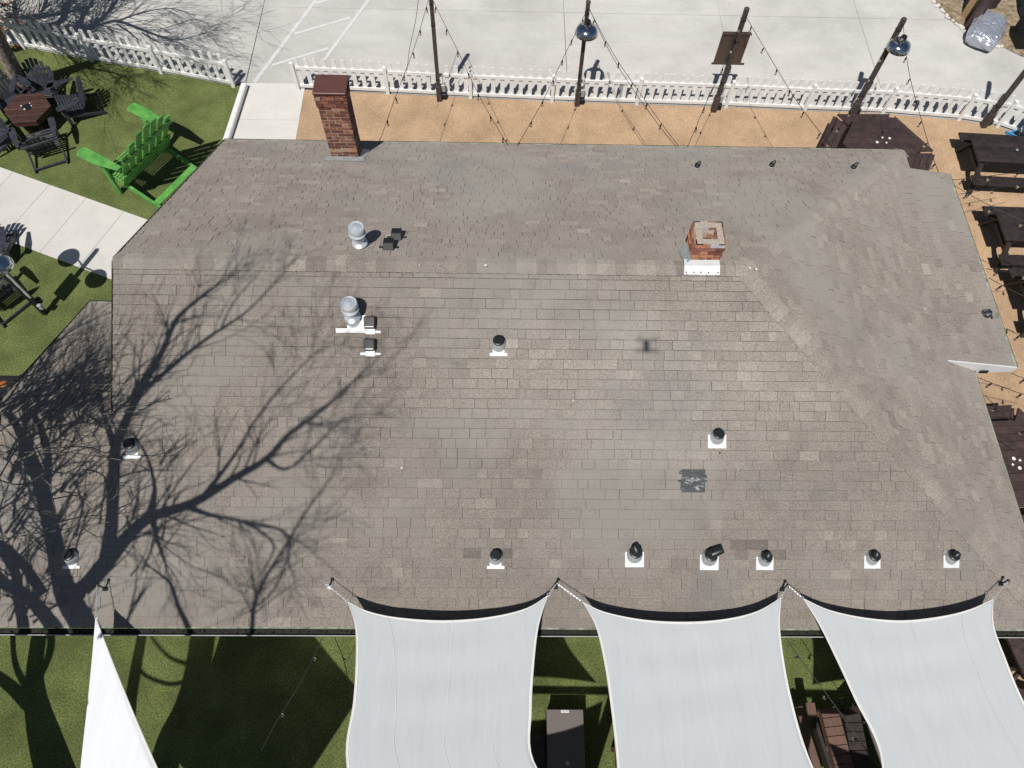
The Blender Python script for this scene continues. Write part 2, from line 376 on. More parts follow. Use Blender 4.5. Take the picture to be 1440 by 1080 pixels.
# ---------------------------------------------------------------- picket fences
def fence(label, name_pts, npick, hgt=.80):
    o0 = name_pts[0]; f = thing('picket_fence', label, 'fence', (o0.x, o0.y, 0)); off = (o0.x, o0.y, 0)
    k_ = .047; pm = MB(); pm.hexa([(-k_, -.011, 0), (k_, -.011, 0), (k_, .011, 0), (-k_, .011, 0)], [(-k_, -.011, hgt-.03), (k_, -.011, hgt-.03), (k_, .011, hgt-.03), (-k_, .011, hgt-.03)])
    pm.hexa([(-k_, -.011, hgt-.03), (k_, -.011, hgt-.03), (k_, .011, hgt-.03), (-k_, .011, hgt-.03)], [(-.028, -.011, hgt-.005), (.028, -.011, hgt-.005), (.028, .011, hgt-.005), (-.028, .011, hgt-.005)])
    pmesh = pm.mesh('picket', VINYL)
    for i, (a, b) in enumerate(zip(name_pts, name_pts[1:])):
        a = V(a.x, a.y, 0); b = V(b.x, b.y, 0); d = (b-a).normalized(); n = V(-d.y, d.x, 0); ang = math.atan2(d.y, d.x)
        po = MB(); po.box(a+V(0, 0, .36), (.075, .075, .76), d, n); po.lathe(a+V(0, 0, .74), [(.058, 0), (.058, .015), (.004, .05)], n=4); po.build('post', VINYL, f, off=off)
        for z in (.10, .60):
            rl = MB(); rl.beam(a+n*.022+V(0, 0, z), b+n*.022+V(0, 0, z), .03, .075); rl.build('rail', VINYL, f, off=off)
        L = (b-a).length; k = max(1, round(L/(.216)))
        for j in range(k):
            p = a + d*L*(j+.5)/k + n*.05
            o = bpy.data.objects.new('picket', pmesh); col.objects.link(o); o.parent = f
            o.location = (p.x-off[0], p.y-off[1], .055+random.uniform(-.006, .006)); o.rotation_euler = (0, random.uniform(-.012, .012), ang)
    p = name_pts[-1]; po = MB(); po.box(V(p.x, p.y, .36), (.08, .08, .76)); po.build('post', VINYL, f, off=off)
    return f
fence('long white picket fence behind the gravel yard, curving at its right end', FR[:-1], 10)
fence('white picket fence at the lawn edge, crossed by bare branch shadows', FL, 10)

# ---------------------------------------------------------------- the house
HO = (0, 5.6, 0)
house = thing('house', 'long low house with a weathered grey-brown shingle roof, hipped at its right end', 'house', HO)
def hb(mb, name, mats, parent=None, **k):
    o = mb.build(name, mats, parent or house, **k)
    return o
OFF = HO
# walls under the eaves
wl = MB()
def wallbox(x0, y0, x1, y1, z1=2.45):
    wl.hexa([(x0, y0, -.05), (x1, y0, -.05), (x1, y1, -.05), (x0, y1, -.05)], [(x0, y0, z1), (x1, y0, z1), (x1, y1, z1), (x0, y1, z1)])
wallbox(XWW+.25, YS+.45, XW+.2, YWN-.4); wallbox(XW+.2, YS+.45, XE-.45, YN-.45)
hb(wl, 'wall', WALL, off=OFF)
gb = MB()                                    # gable ends
gb.hexa([(XW+.2, YS+.5, 2.45), (XW+.32, YS+.5, 2.45), (XW+.32, YN-.5, 2.45), (XW+.2, YN-.5, 2.45)], [(XW+.2, YR-.01, ZR-.12), (XW+.32, YR-.01, ZR-.12), (XW+.32, YR+.01, ZR-.12), (XW+.2, YR+.01, ZR-.12)])
gb.hexa([(XWW+.25, YS+.5, 2.45), (XWW+.37, YS+.5, 2.45), (XWW+.37, YWN-.45, 2.45), (XWW+.25, YWN-.45, 2.45)], [(XWW+.25, YWR-.01, ZWR-.12), (XWW+.37, YWR-.01, ZWR-.12), (XWW+.37, YWR+.01, ZWR-.12), (XWW+.25, YWR+.01, ZWR-.12)])
hb(gb, 'gable', WALL, off=OFF)
# roof decks (the dark felt and deck under the shingles)
rf = MB()
def deck(P, pts, th=.09):
    hi = [(x, y, zon(P, x, y)-.004) for x, y in pts]; lo = [(x, y, z-th) for x, y, z in hi]
    rf.hexa(lo, hi, 0, side=1)
e = .012
deck(PF, [(XWW+e, YS+e), (XE-.03, YS+e), (XRE, YR), (XW+e, YR), (XW+e, YWR), (XWW+e, YWR)])
deck(PR, [(XW+e, YR), (XRE, YR), (XE-.03, YN-e), (XW+e, YN-e)])
deck(PE, [(XE-e, YS+.03), (XE-e, YN-.03), (XRE, YR)])
deck(PW, [(XWW+e, YWR), (XW+.05, YWR), (XW+.05, YWN-e), (XWW+e, YWN-e)])
deck(PX, [(EX0, EY0+e), (EX1-e, EY0+e), (EX1-e, EY1-e), (EX0, EY1-e)], .05)
roof = hb(rf, 'roof', [SHE, WALL], off=OFF)

# shingles -----------------------------------------------------------------
EXPO = .1281
def clip(poly, a, b, c):                     # keep a*x+b*y<=c
    out = []
    for i in range(len(poly)):
        p, q = poly[i], poly[(i+1) % len(poly)]
        dp, dq = a*p[0]+b*p[1]-c, a*q[0]+b*q[1]-c
        if dp <= 0: out.append(p)
        if dp*dq < 0:
            t = dp/(dp-dq); out.append((p[0]+(q[0]-p[0])*t, p[1]+(q[1]-p[1])*t))
    return out
stuffm = MB(); allt = []
rs = random.Random(3)
def slope(P, O, A, S, smax, amin, amax, halfs, keep=None, seed=1, style=0, wear=None):
    """O eave origin, A along the eave, S up the slope (unit vectors), halfs: half planes a*x+b*y<=c in plan"""
    r = random.Random(seed); Nn = A.cross(S); Nn = Nn if Nn.z > 0 else -Nn
    ncr = int(smax/EXPO)+2; drift = 0
    for k in range(ncr):
        s0 = k*EXPO; s1 = s0+EXPO
        a = amin - r.random()*.3; wob = r.uniform(-.002, .002)
        dark_row = 0
        while a < amax:
            w = r.choice((.12, .15, .17, .19, .22, .25, .30)) * r.uniform(.88, 1.12)
            tone = .5 + r.gauss(0, .075); th = r.choice((.0045, .0045, .009))
            if r.random() < .07: tone += r.choice((-.12, .25, .42))
            g = r.choice((.0028, .0016, .0004, .0003)) if style == 0 else (r.choice((.0045, .0022, .0008, .0005)) if style == 1 else r.choice((.0024, .0008, .0005)))
            if style == 1 and r.random() < .16: tone += r.choice((-.15, .16, .25)); th = .009
            if style == 2 and r.random() < .5: tone += r.choice((-.14, .16, .24)); th = .010
            j0 = wob + r.uniform(-.0015, .0015)
            if wear: tone, th, j0 = wear(a, s0, tone, th, j0, r)
            c = [(a+g, s0+.0026+j0), (a+w-g, s0+.0026+j0), (a+w-g, s1+.012), (a+g, s1+.012)]
            pl = []
            for q in c:
                p = O + A*q[0] + S*q[1]; pl.append((p.x, p.y))
            if (pl[1][0]-pl[0][0])*(pl[2][1]-pl[1][1])-(pl[1][1]-pl[0][1])*(pl[2][0]-pl[1][0]) < 0: pl.reverse()
            for h in halfs:
                pl = clip(pl, *h)
                if len(pl) < 3: break
            if len(pl) >= 3:
                ar = 0
                for i in range(len(pl)): ar += pl[i][0]*pl[(i+1) % len(pl)][1]-pl[(i+1) % len(pl)][0]*pl[i][1]
                if abs(ar) > .0012:
                    allt.append((P, pl, O, S, s0, th, max(-.7, min(1.6, tone)), abs(ar)*(1 if style == 0 else .3)))
            a += w
def add_shingle(mb, rec, off=None):
    P, pl, O, S, s0, th, tone, ar = rec
    mb.tone = tone; lo = []; hi = []
    Sp = V(S.x, S.y, 0); L = Sp.length; Sp = Sp/L
    for x, y in pl:
        s = ((x-O.x)*Sp.x + (y-O.y)*Sp.y)/L
        f = max(0, min(1, (s-s0)/EXPO)); z = zon(P, x, y)
        up = th*(1-f)+.0012+.0035*(1-f)
        lo.append((x, y, z-.003)); hi.append((x, y, z+up))
    mb.hexa(lo, hi, 0, side=1)
cs = 1/math.sqrt(1+ME*ME); SLEN = (YR-YS)/cs
def course_tones(a, s, tone, th, j, r):
    x = a; 
    # newer, paler band under the ridge in the middle and disturbed courses near the vents, the shade under lifted tabs put into their tone
    if s > 2.6 and -1.2 < x < 4.5 and r.random() < .30: tone += .22; th = .010
    k = round(s/EXPO)
    for (xa, xb, ka, p_, dt) in ((-.62, .30, 7, .62, -.75), (-.62, .30, 6, .3, -.3), (.90, 1.62, 8, 1, -.32), (2.66, 3.35, 8, .6, -.65), (3.0, 3.6, 7, .4, -.6), (-3.9, -2.9, 6, .5, .45), (-3.9, -2.9, 5, .4, -.4), (-.9, .3, 9, .35, .5)):
        if xa < x < xb and k == ka and r.random() < p_: tone += dt; th = .004 if dt < 0 else .010
    return tone, th, j
slope(PF, V(0, YS, ZE), V(1, 0, 0), V(0, cs, ME*cs), SLEN, XWW, XE, [(-1, 0, -XWW), (1, 1, XE+YS), (0, 1, YWR), (0, -1, -YS)], seed=1, wear=course_tones)
slope(PF, V(0, YS, ZE), V(1, 0, 0), V(0, cs, ME*cs), SLEN, XWW, XE, [(-1, 0, -XW), (1, 1, XE+YS), (0, 1, YR), (0, -1, -YWR)], seed=1, wear=course_tones)
nF = len(allt)
slope(PR, V(0, YN, ZE), V(1, 0, 0), V(0, -cs, ME*cs), SLEN, XW, XE, [(-1, 0, -XW), (1, -1, XE-YN), (0, -1, -YR), (0, 1, YN)], seed=2, style=1)
slope(PE, V(XE, 0, ZE), V(0, 1, 0), V(-cs, 0, ME*cs), SLEN, YS, YN, [(-1, -1, -(XE+YS)), (-1, 1, YN-XE), (1, 0, XE)], seed=4, style=2)
slope(PW, V(0, YWN, ZE), V(1, 0, 0), V(0, -cs, ME*cs), 2.9, XWW, XW, [(-1, 0, -XWW), (1, 0, XW-.002), (0, -1, -YWR), (0, 1, YWN)], seed=5, style=1)
cx = 1/math.sqrt(1+ms*ms)
slope(PX, V(EX1, 0, EZ1), V(0, 1, 0), V(-cx, 0, ms*cx), (EX1-EX0)/cx+.02, EY0, EY1, [(0, 1, EY1), (0, -1, -EY0), (1, 0, EX1)], seed=6, style=2)
order = sorted(range(len(allt)), key=lambda i: -allt[i][7])
big = set(order[:300])
for i, rec in enumerate(allt):
    if i in big:
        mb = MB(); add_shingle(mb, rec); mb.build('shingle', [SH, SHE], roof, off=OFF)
    else: add_shingle(stuffm, rec)
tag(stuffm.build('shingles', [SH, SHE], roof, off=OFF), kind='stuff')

# ridge and hip caps, each a bent piece
def caps(a, b, nl, nr, w=.135, step=.128, seed=1, tones=(.35, .75), lift=.012, only=None, limit=999):
    r = random.Random(seed); a = Vector(a); b = Vector(b); d = (b-a).normalized(); L = (b-a).length; k = int(L/step)
    for i in range(k):
        p0 = a+d*step*i; p1 = a+d*(step*(i+1)+.03)
        mb = MB(); mb.tone = r.uniform(*tones); hl = lift+.010; hr = lift
        lo = []; hi = []
        u = V(0, 0, 1)
        A0 = p0+u*hl; A1 = p1+u*hr
        for (n_) in (nl, nr):
            q = [p0+n_*w+u*(hl-.008), p1+n_*w+u*(hr-.008)]
            mb.poly([A0, q[0], q[1], A1] if n_ is nl else [A0, A1, q[1], q[0]], 0)
            mb.poly([p0+n_*w-u*.01, q[0], A0, p0-u*.01], 1)
            mb.poly([q[0], p0+n_*w-u*.015, p1+n_*w-u*.015, q[1]], 1)
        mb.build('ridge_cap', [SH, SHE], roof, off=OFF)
nf = V(0, -cs, -ME*cs); nb = V(0, cs, -ME*cs); ne = V(cs, 0, -ME*cs)
caps((XW+.0, YR, ZR), (XRE+.02, YR, ZR), nb, nf, seed=1, tones=(.15, 1.45), lift=.018)
RE = V(XRE, YR, ZR)
hS = (V(XE, YS, ZE)-RE); hN = (V(XE, YN, ZE)-RE)
def hipdir(P, h, sgn):                       # a unit direction lying in plane P, square to the hip line, going down
    n = P[0].normalized(); d = h.normalized().cross(n); 
    return d if d.z < 0 else -d
caps(V(XE, YS, ZE)+V(-.02, .02, .01), RE, hipdir(PF, hS, 1), hipdir(PE, hS, 1), seed=2, tones=(.3, 1.05), w=.145, step=.15)
caps(V(XE, YN, ZE)+V(-.02, -.02, .01), RE, hipdir(PE, hN, 1), hipdir(PR, hN, 1), seed=3, tones=(.3, 1.05), w=.145, step=.15)
caps((XWW, YWR, ZWR), (XW-.02, YWR, ZWR), nb, nf, seed=4, tones=(.2, .5))
# drip edges, gutters, fascia
def strip(a, b, w, h, m, name, up=None, par=None):
    mb = MB(); mb.beam(a, b, w, h, up); return hb(mb, name, m, par, off=OFF)
strip((XWW, YS+.012, ZE+.004), (XE-.02, YS+.012, ZE+.004), .05, .012, MOSS, 'drip_edge')
strip((XW, YN-.015, ZE+.007), (XE-.05, YN-.015, ZE+.007), .045, .012, MOSS, 'drip_edge')
strip((XE-.018, YS+.04, ZE+.006), (XE-.018, EY0-.05, ZE+.006), .05, .012, MOSS, 'drip_edge')
strip((EX1-.02, EY0, EZ1+.006), (EX1-.02, EY1, EZ1+.006), .05, .012, MOSS, 'drip_edge')
strip((XWW, YWN-.01, ZE+.004), (XW-.05, YWN-.01, ZE+.004), .04, .012, MOSS, 'drip_edge')
g = MB()                                     # front gutter: trough, debris and lip
g.box((.46, YS-.022, ZE-.045), (XE-XWW, .012, .06)); g.box((.46, YS-.060, ZE-.055), (XE-XWW, .075, .01)); g.box((.46, YS-.098, ZE-.012), (XE-XWW, .006, .03)); gut = hb(g, 'gutter', GUT, off=OFF)
d = MB(); d.box((.46, YS-.062, ZE-.040), (XE-XWW-.04, .064, .02)); d2 = hb(d, 'debris', GUT, gut, off=OFF)
g = MB(); g.box((.46, YS-.100, ZE+.008), (XE-XWW, .010, .008)); hb(g, 'lip', GUTL, gut, off=OFF)
tf = MB()
for i in range(420):
    x = random.uniform(XWW+.1, XE-.1); y = YS-.055+random.uniform(-.03, .045); a = random.uniform(0, 6.28); r_ = random.uniform(.012, .03)
    tf.poly([(x, y, ZE-.036), (x+r_*math.cos(a), y+r_*math.sin(a), ZE-.03), (x+r_*math.cos(a+.8), y+r_*math.sin(a+.8), ZE+random.uniform(-.01, .04))])
tag(hb(tf, 'leaf_litter', GUT, gut, off=OFF), kind='stuff')
strip((XW, YN+.012, ZE-.05), (XE, YN+.012, ZE-.05), .02, .12, GUT, 'fascia')
strip((XE+.008, YS, ZE-.06), (XE+.008, EY0, ZE-.06), .014, .14, GUT, 'fascia')
strip((XE+.008, EY1, ZE-.06), (XE+.008, YN, ZE-.06), .014, .14, GUT, 'fascia')
strip((EX1+.008, EY0, EZ1-.045), (EX1+.008, EY1, EZ1-.045), .014, .11, GUT, 'fascia')
strip((XWW, YWN+.01, ZE-.04), (XW, YWN+.01, ZE-.04), .05, .09, GUT, 'gutter')
for x0, z0, x1, z1, y in ((XW-.008, 0, 0, 0, 0),):
    strip((XW-.008, YWR, ZWR-.05), (XW-.008, YR, ZR-.05), .014, .12, SHE, 'rake_board', up=(0, -ME, 1))
    strip((XW-.008, YR, ZR-.05), (XW-.008, YN, ZE-.05), .014, .12, SHE, 'rake_board', up=(0, ME, 1))
    strip((XWW-.008, YS, ZE-.05), (XWW-.008, YWR, ZWR-.05), .014, .12, SHE, 'rake_board', up=(0, -ME, 1))
    strip((XWW-.008, YWR, ZWR-.05), (XWW-.008, YWN, ZE-.05), .014, .12, SHE, 'rake_board', up=(0, ME, 1))
# white boarded end of the eave extension
fe = MB()
zb = lambda x: max(zon(PE, x, 0)+.004, 0) if x < XE else 2.52
xs = [EX0-.02, 6.95, 7.15, XE-.005]
fe.hexa([(xs[0], EY0-.022, zb(xs[0])-.02), (XE-.004, EY0-.022, zb(XE-.01)-.02), (XE-.004, EY0, zb(XE-.01)-.02), (xs[0], EY0, zb(xs[0])-.02)],
        [(xs[0], EY0-.022, zon(PX, xs[0], 0)+.006), (XE-.004, EY0-.022, zon(PX, XE, 0)+.006), (XE-.004, EY0, zon(PX, XE, 0)+.006), (xs[0], EY0, zon(PX, xs[0], 0)+.006)])
fe.hexa([(XE-.004, EY0-.022, 2.50), (EX1, EY0-.022, 2.60), (EX1, EY0, 2.60), (XE-.004, EY0, 2.50)], [(XE-.004, EY0-.022, zon(PX, XE, 0)+.006), (EX1, EY0-.022, EZ1+.006), (EX1, EY0, EZ1+.006), (XE-.004, EY0, zon(PX, XE, 0)+.006)])
hb(fe, 'end_board', WHITE, off=OFF)
s3 = MB(); s3.box((7.47, EY0-.035, 2.60), (.12, .03, .05)); hb(s3, 'bracket', BLK, off=OFF)

# chimneys -------------------------------------------------------------------
def chimney(x0, x1, y0, y1, zb0, zt, seed, mix, label, top_courses, corbel, BL, capped):
    r = random.Random(seed); o = (x0, y0, zb0)
    core = MB(); i_ = .005; core.hexa([(x0+i_, y0+i_, zb0), (x1-i_, y0+i_, zb0), (x1-i_, y1-i_, zb0), (x0+i_, y1-i_, zb0)], [(x0+i_, y0+i_, zt-.002), (x1-i_, y0+i_, zt-.002), (x1-i_, y1-i_, zt-.002), (x0+i_, y1-i_, zt-.002)]) if capped else None
    if not capped:
        wth = .082; zf = zt-.25
        core.hexa([(x0+i_, y0+i_, zb0), (x1-i_, y0+i_, zb0), (x1-i_, y1-i_, zb0), (x0+i_, y1-i_, zb0)], [(x0+i_, y0+i_, zf), (x1-i_, y0+i_, zf), (x1-i_, y1-i_, zf), (x0+i_, y1-i_, zf)])
        for a0, b0, a1, b1 in ((x0+i_, y0+i_, x1-i_, y0+wth), (x0+i_, y1-wth, x1-i_, y1-i_), (x0+i_, y0+wth, x0+wth, y1-wth), (x1-wth, y0+wth, x1-i_, y1-wth)):
            core.hexa([(a0, b0, zf), (a1, b0, zf), (a1, b1, zf), (a0, b1, zf)], [(a0, b0, zt-.004), (a1, b0, zt-.004), (a1, b1, zt-.004), (a0, b1, zt-.004)])
    ch = hb(core, 'chimney', MORT, off=OFF); tag(ch, label)
    ch_meshes = {}
    cz = .0677; n = int(round((zt-zb0)/cz))
    for k in range(n):
        z = zt - (k+1)*cz + .005; hgt = cz-.011
        e = corbel if k < top_courses else 0
        X0, X1, Y0, Y1 = x0-e, x1+e, y0-e, y1+e
        if k == 1 and capped: X0 -= .006; X1 += .006; Y0 -= .006; Y1 += .006
        for side in range(4):
            (ax, ay, bx, by) = ((X0, Y0, X1, Y0), (X1, Y0, X1, Y1), (X1, Y1, X0, Y1), (X0, Y1, X0, Y0))[side]
            L = math.hypot(bx-ax, by-ay); D = V(bx-ax, by-ay, 0)/L; Nn = V(D.y, -D.x, 0)
            st = 0.0 if (k+side) % 2 == 0 else -BL*.5
            p = st
            while p < L-.004:
                a = max(p, 0)+(.0 if p <= 0 else .005); b = min(p+BL, L)-.005 if p+BL < L else L
                p += BL
                if b-a < .02: continue
                wth = .05 if capped else .10
                pr = r.uniform(-.003, .003)
                c = V(ax, ay, 0)+D*(a+b)/2 - Nn*(wth/2-pr)
                mi = r.choices((0, 1, 2, 3), mix)[0]
                if not capped and k == 0 and r.random() < .45: mi = 4
                mb = MB(); mb.tone = r.random()
                mb.box((c.x, c.y, z+hgt/2), (b-a, wth, hgt), D, -Nn)
                mb.build('brick', (BRICK+[GREYM])[mi], ch, off=OFF, bevel=.004)
    return ch
chL = chimney(-2.84, -2.38, 9.03, 9.38, 2.78, 4.37, 11, (4, 6, .6, .5), 'tall brown-capped brick chimney at the rear eave', 4, .014, .208, True)
mb = MB(); mb.hexa([(-2.866, 8.995, 4.368), (-2.354, 8.995, 4.368), (-2.354, 9.415, 4.368), (-2.866, 9.415, 4.368)], [(-2.86, 9.0, 4.398), (-2.36, 9.0, 4.398), (-2.36, 9.41, 4.398), (-2.86, 9.41, 4.398)]); mb.build('cap', CAPP, chL, off=OFF, bevel=.006)
mb = MB()
mb.hexa([(-2.94, 8.90, zon(PR, 0, 8.90)+.012), (-2.30, 8.90, zon(PR, 0, 8.90)+.012), (-2.30, 9.03, zon(PR, 0, 9.03)+.02), (-2.94, 9.03, zon(PR, 0, 9.03)+.02)], [(-2.94, 8.90, zon(PR, 0, 8.90)+.018), (-2.25, 8.90, zon(PR, 0, 8.90)+.018), (-2.30, 9.02, zon(PR, 0, 9.03)+.06), (-2.90, 9.02, zon(PR, 0, 9.03)+.06)])
mb.hexa([(-2.38, 8.92, zon(PR, 0, 8.92)+.012), (-2.26, 8.92, zon(PR, 0, 8.92)+.012), (-2.26, 9.42, zon(PR, 0, 9.42)+.012), (-2.38, 9.42, zon(PR, 0, 9.42)+.012)], [(-2.379, 8.92, zon(PR, 0, 8.92)+.03), (-2.27, 8.92, zon(PR, 0, 8.92)+.018), (-2.27, 9.42, zon(PR, 0, 9.42)+.018), (-2.379, 9.42, zon(PR, 0, 9.42)+.03)])
mb.build('flashing', DULL, chL, off=OFF)
chR = chimney(2.475, 2.83, 5.71, 6.06, 4.58, 5.10, 5, (3, 2, 4, .8), 'short open brick chimney at the right end of the ridge', 4, .016, .19, False)
mb = MB()
mb.hexa([(2.385, 5.53, zon(PF, 0, 5.53)+.014), (2.845, 5.53, zon(PF, 0, 5.53)+.014), (2.845, 5.625, ZR+.02), (2.385, 5.625, ZR+.02)], [(2.385, 5.53, zon(PF, 0, 5.53)+.02), (2.845, 5.53, zon(PF, 0, 5.53)+.02), (2.845, 5.625, ZR+.03), (2.385, 5.625, ZR+.03)])
mb.hexa([(2.385, 5.625, ZR+.02), (2.845, 5.625, ZR+.02), (2.845, 5.72, ZR+.02), (2.385, 5.72, ZR+.02)], [(2.385, 5.625, ZR+.03), (2.845, 5.625, ZR+.03), (2.845, 5.72, ZR+.035), (2.385, 5.72, ZR+.035)])
fl = mb.build('flashing', ALU, chR, off=OFF)
for x in (2.41, 2.51, 2.60, 2.70, 2.82):
    mb = MB(); mb.lathe((x, 5.555, zon(PF, 0, 5.555)+.022), [(.011, -.004), (.011, .004), (.004, .008)], n=6); mb.build('nail_head', SHE, chR, off=OFF)
mb = MB(); mb.hexa([(2.40, 5.66, ZR-.02), (2.47, 5.70, ZR-.02), (2.47, 6.06, ZR-.2), (2.38, 5.98, ZR-.16)], [(2.40, 5.66, ZR+.02), (2.47, 5.70, ZR+.10), (2.47, 6.06, ZR-.05), (2.40, 5.98, ZR-.10)]); mb.build('side_flashing', DULL, chR, off=OFF)

# vents, boots ---------------------------------------------------------------
def local(P, p, xoff=0):                     # frame on a slope: X level, S up slope, N normal
    n = P[0].normalized(); X = V(0, 0, 1).cross(n)
    if X.length < 1e-6: X = V(1, 0, 0)
    X.normalize()
    if X.x < -.1: X = -X
    S = n.cross(X); S = S if S.z > 0 else -S
    return X, S, n
def pipe_boot(px, py, P, label, w=.20, tilt=(0, 0), plate=True, hpipe=.15, t_lip=False, bent=None, s=1.0, metal=ALU):
    p = roofpt(px, py, P); X, S, n = local(P, p)
    root = MB(); Z = V(0, 0, 1)
    c = p + S*.145*s
    # boot cone standing plumb on the slope
    root.lathe(c-Z*.03, [(.100*s, 0), (.092*s, .05*s), (.078*s, .09*s), (.070*s, .105*s)], n=20, cap=False)
    o = hb(root, 'vent_pipe', BOOT, off=OFF, smooth=True); tag(o, label)
    if plate:
        m = MB(); u = n*.009
        if t_lip:
            m.box(p+S*.09*s+u, (w*.78, .18*s, .006), X, S, n); m.box(p+S*.014+u*1.3, (w*1.18, .038, .006), X, S, n)
        else: m.box(p+S*.085*s+u, (w*1.12, .175*s, .006), X, S, n)
        m.build('flashing', metal, o, off=OFF)
    m = MB(); a = c+Z*.05*s; top = c+Z*hpipe*s+V(tilt[0], tilt[1], 0)
    m.lathe(c+Z*.085*s, [(.074*s, 0), (.074*s, .022), (.058*s, .032)], n=18)
    m.tube([a, c+Z*.12*s, top], [.056*s, .056*s, .053*s], n=16); m.lathe(top, [(.045*s, .001), (.0, .0015)], n=12, cap=False)
    if bent:
        b0 = top-Z*.03; b1 = top+V(bent[0], bent[1], bent[2]); m.tube([b0, (b0+b1)/2+Z*.01, b1], [.050*s, .046*s, .038*s], n=12)
    m.build('pipe', BLKP, o, off=OFF, smooth=True)
    return o
B = 'black pipe in a grey boot with a white flashing, '
pipe_boot(701, 500, PF, B+'midway up the front slope', .19, t_lip=True)
pipe_boot(186, 644, PF, B+'in the tree shadow at the left', .19, t_lip=True)
pipe_boot(101, 799, PF, B+'leftmost along the front eave', .18, t_lip=True)
pipe_boot(697, 799, PF, B+'above the first big shade sail', .19, t_lip=True)
pipe_boot(892, 797, PF, B+'its tip hooked to the left', .215, bent=(-.03, .06, .0), s=1.12, hpipe=.17)
pipe_boot(997, 801, PF, B+'its wide elbow turned to the right', .215, bent=(.13, .045, .015), s=1.12, hpipe=.17)
pipe_boot(1075, 801, PF, B+'right of the elbow pipe', .20, bent=(.02, .035, .0), s=.98)
pipe_boot(1226, 799, PF, B+'second from the right along the eave', .19, bent=(.012, .035, .0), s=.95)
pipe_boot(1337, 798, PF, B+'rightmost along the front eave', .185, bent=(.035, .02, .0), s=.92)
pipe_boot(1008, 630, PF, B+'alone above the black patch', .21, s=1.0)
for (px, py, w_) in ((978, 233, 'left'), (1082, 232, 'middle'), (1196, 235, 'right')):
    pipe_boot(px, py, PR, 'small black pipe by the rear eave, %s of three' % w_, .12, plate=True, bent=(.045, .03, .02), s=.62, metal=DULL)
def flue(px, py, P, label, hgt, s=1.0, bright=True):
    p = roofpt(px, py, P); X, S, n = local(P, p); Z = V(0, 0, 1)
    b = MB(); b.lathe(p-Z*.05, [(.11*s, 0), (.095*s, .07), (.085*s, .12), (.105*s, .125), (.06*s, .15)], n=24, cap=False)
    o = hb(b, 'flue_vent', STEEL, off=OFF, smooth=True); tag(o, label)
    m = MB(); m.tube([p, p+Z*hgt*.7], .062*s, n=20); m.build('pipe', STEEL, o, off=OFF, smooth=True)
    m = MB(); m.lathe(p+Z*hgt*.55, [(.065*s, 0), (.112*s, .03), (.115*s, .045), (.09*s, .05), (.078*s, .10), (.078*s, .11)], n=28, cap=False); m.build('collar', STEEL, o, off=OFF, smooth=True)
    m = MB(); m.lathe(p+Z*(hgt*.55+.10), [(.085*s, 0), (.108*s, .0), (.106*s, .055), (.100*s, .062), (.092*s, .052), (.088*s, .052), (.035*s, .075), (.0, .08)], n=28, cap=False); m.build('cap', STEEL, o, off=OFF, smooth=True)
    m = MB()
    if bright:
        m.box(p-S*.05+X*.04+n*.012, (.23, .20, .006), X, S, n); m.box(p-S*.145-X*.035+n*.014, (.37, .055, .006), X, S, n)
    else:
        m.box(p-X*.14+n*.012+S*.0, (.05, .03, .01), X, S, n); m.box(p+X*.16+n*.012, (.05, .03, .01), X, S, n); m.box(p-S*.04+n*.004, (.26, .14, .004), X, S, n)
    m.build('flashing', ALU if bright else DULL, o, off=OFF)
    return o
flue(497, 449, PF, 'shiny round flue vent with a white flashing, on the front slope', .40)
flue(507, 346, PR, 'shiny round flue vent on the rear slope beside two black boxes', .42, s=.98, bright=False)
def boxvent(px, py, P, label, front=True):
    p = roofpt(px, py, P); X, S, n = local(P, p)
    up = S if front else -S; c = p + n*.0
    b = MB(); U = up; q = c+n*.055
    W2, D2 = .075, .085
    lo = [c-X*W2*1.0-U*D2, c+X*W2-U*D2, c+X*W2+U*D2, c-X*W2+U*D2]; hi = [c-X*W2*.9-U*D2*.6+n*.10, c+X*W2*.9-U*D2*.6+n*.10, c+X*W2*.9+U*D2*.8+n*.12, c-X*W2*.9+U*D2*.8+n*.12]
    if not front: lo = lo[::-1]; hi = hi[::-1]
    b.hexa(lo, hi); o = hb(b, 'box_vent', BLK, off=OFF, bevel=.006); tag(o, label)
    m = MB()
    if front:
        m.box(c-S*.11+n*.014, (.12, .07, .006), X, S, n); m.box(c-S*.115-X*.09+n*.01, (.07, .03, .006), X, S, n); m.box(c-S*.115+X*.10+n*.01, (.07, .03, .006), X, S, n)
        m.build('flange', ALU, o, off=OFF)
    else:
        m.box(c+n*.008-S*.01, (.26, .05, .012), X, S, n); m.box(c-S*.085+n*.014, (.15, .05, .02), X, S, n); m.build('flange', BLKP, o, off=OFF)
    m = MB(); m.box(c-S*(.055 if front else .085)+n*(.075 if front else .03), (.11, .012 if front else .006, .045 if front else .006), X, S, n); m.build('louvre', BOOT, o, off=OFF)
boxvent(521, 454, PF, 'black box vent right of the flue vent, front slope'); boxvent(521, 485, PF, 'black box vent below the other one, front slope')
boxvent(547, 349, PR, 'nearer of two black box vents on the rear slope', False); boxvent(558, 335, PR, 'farther of two black box vents on the rear slope', False)
# plumbing vent on the east eave extension with a pale replaced shingle
p = roofpt(1390, 443, PX); X, S, n = local(PX, p)
m = MB(); m.lathe(p+S*.06, [(.075, -.02), (.07, .05), (.05, .085), (.045, .10)], axis=n, n=16, cap=True); o = hb(m, 'vent_hood', TAR, off=OFF, smooth=True)
m = MB(); m.box(p-S*.10+n*.014, (.11, .16, .006), X, S, n); m.build('flange', SHG, o, off=OFF)
m = MB(); m.box(p-S*.015+n*.03, (.17, .012, .03), X, S, n); m.build('rim', SHE, o, off=OFF)
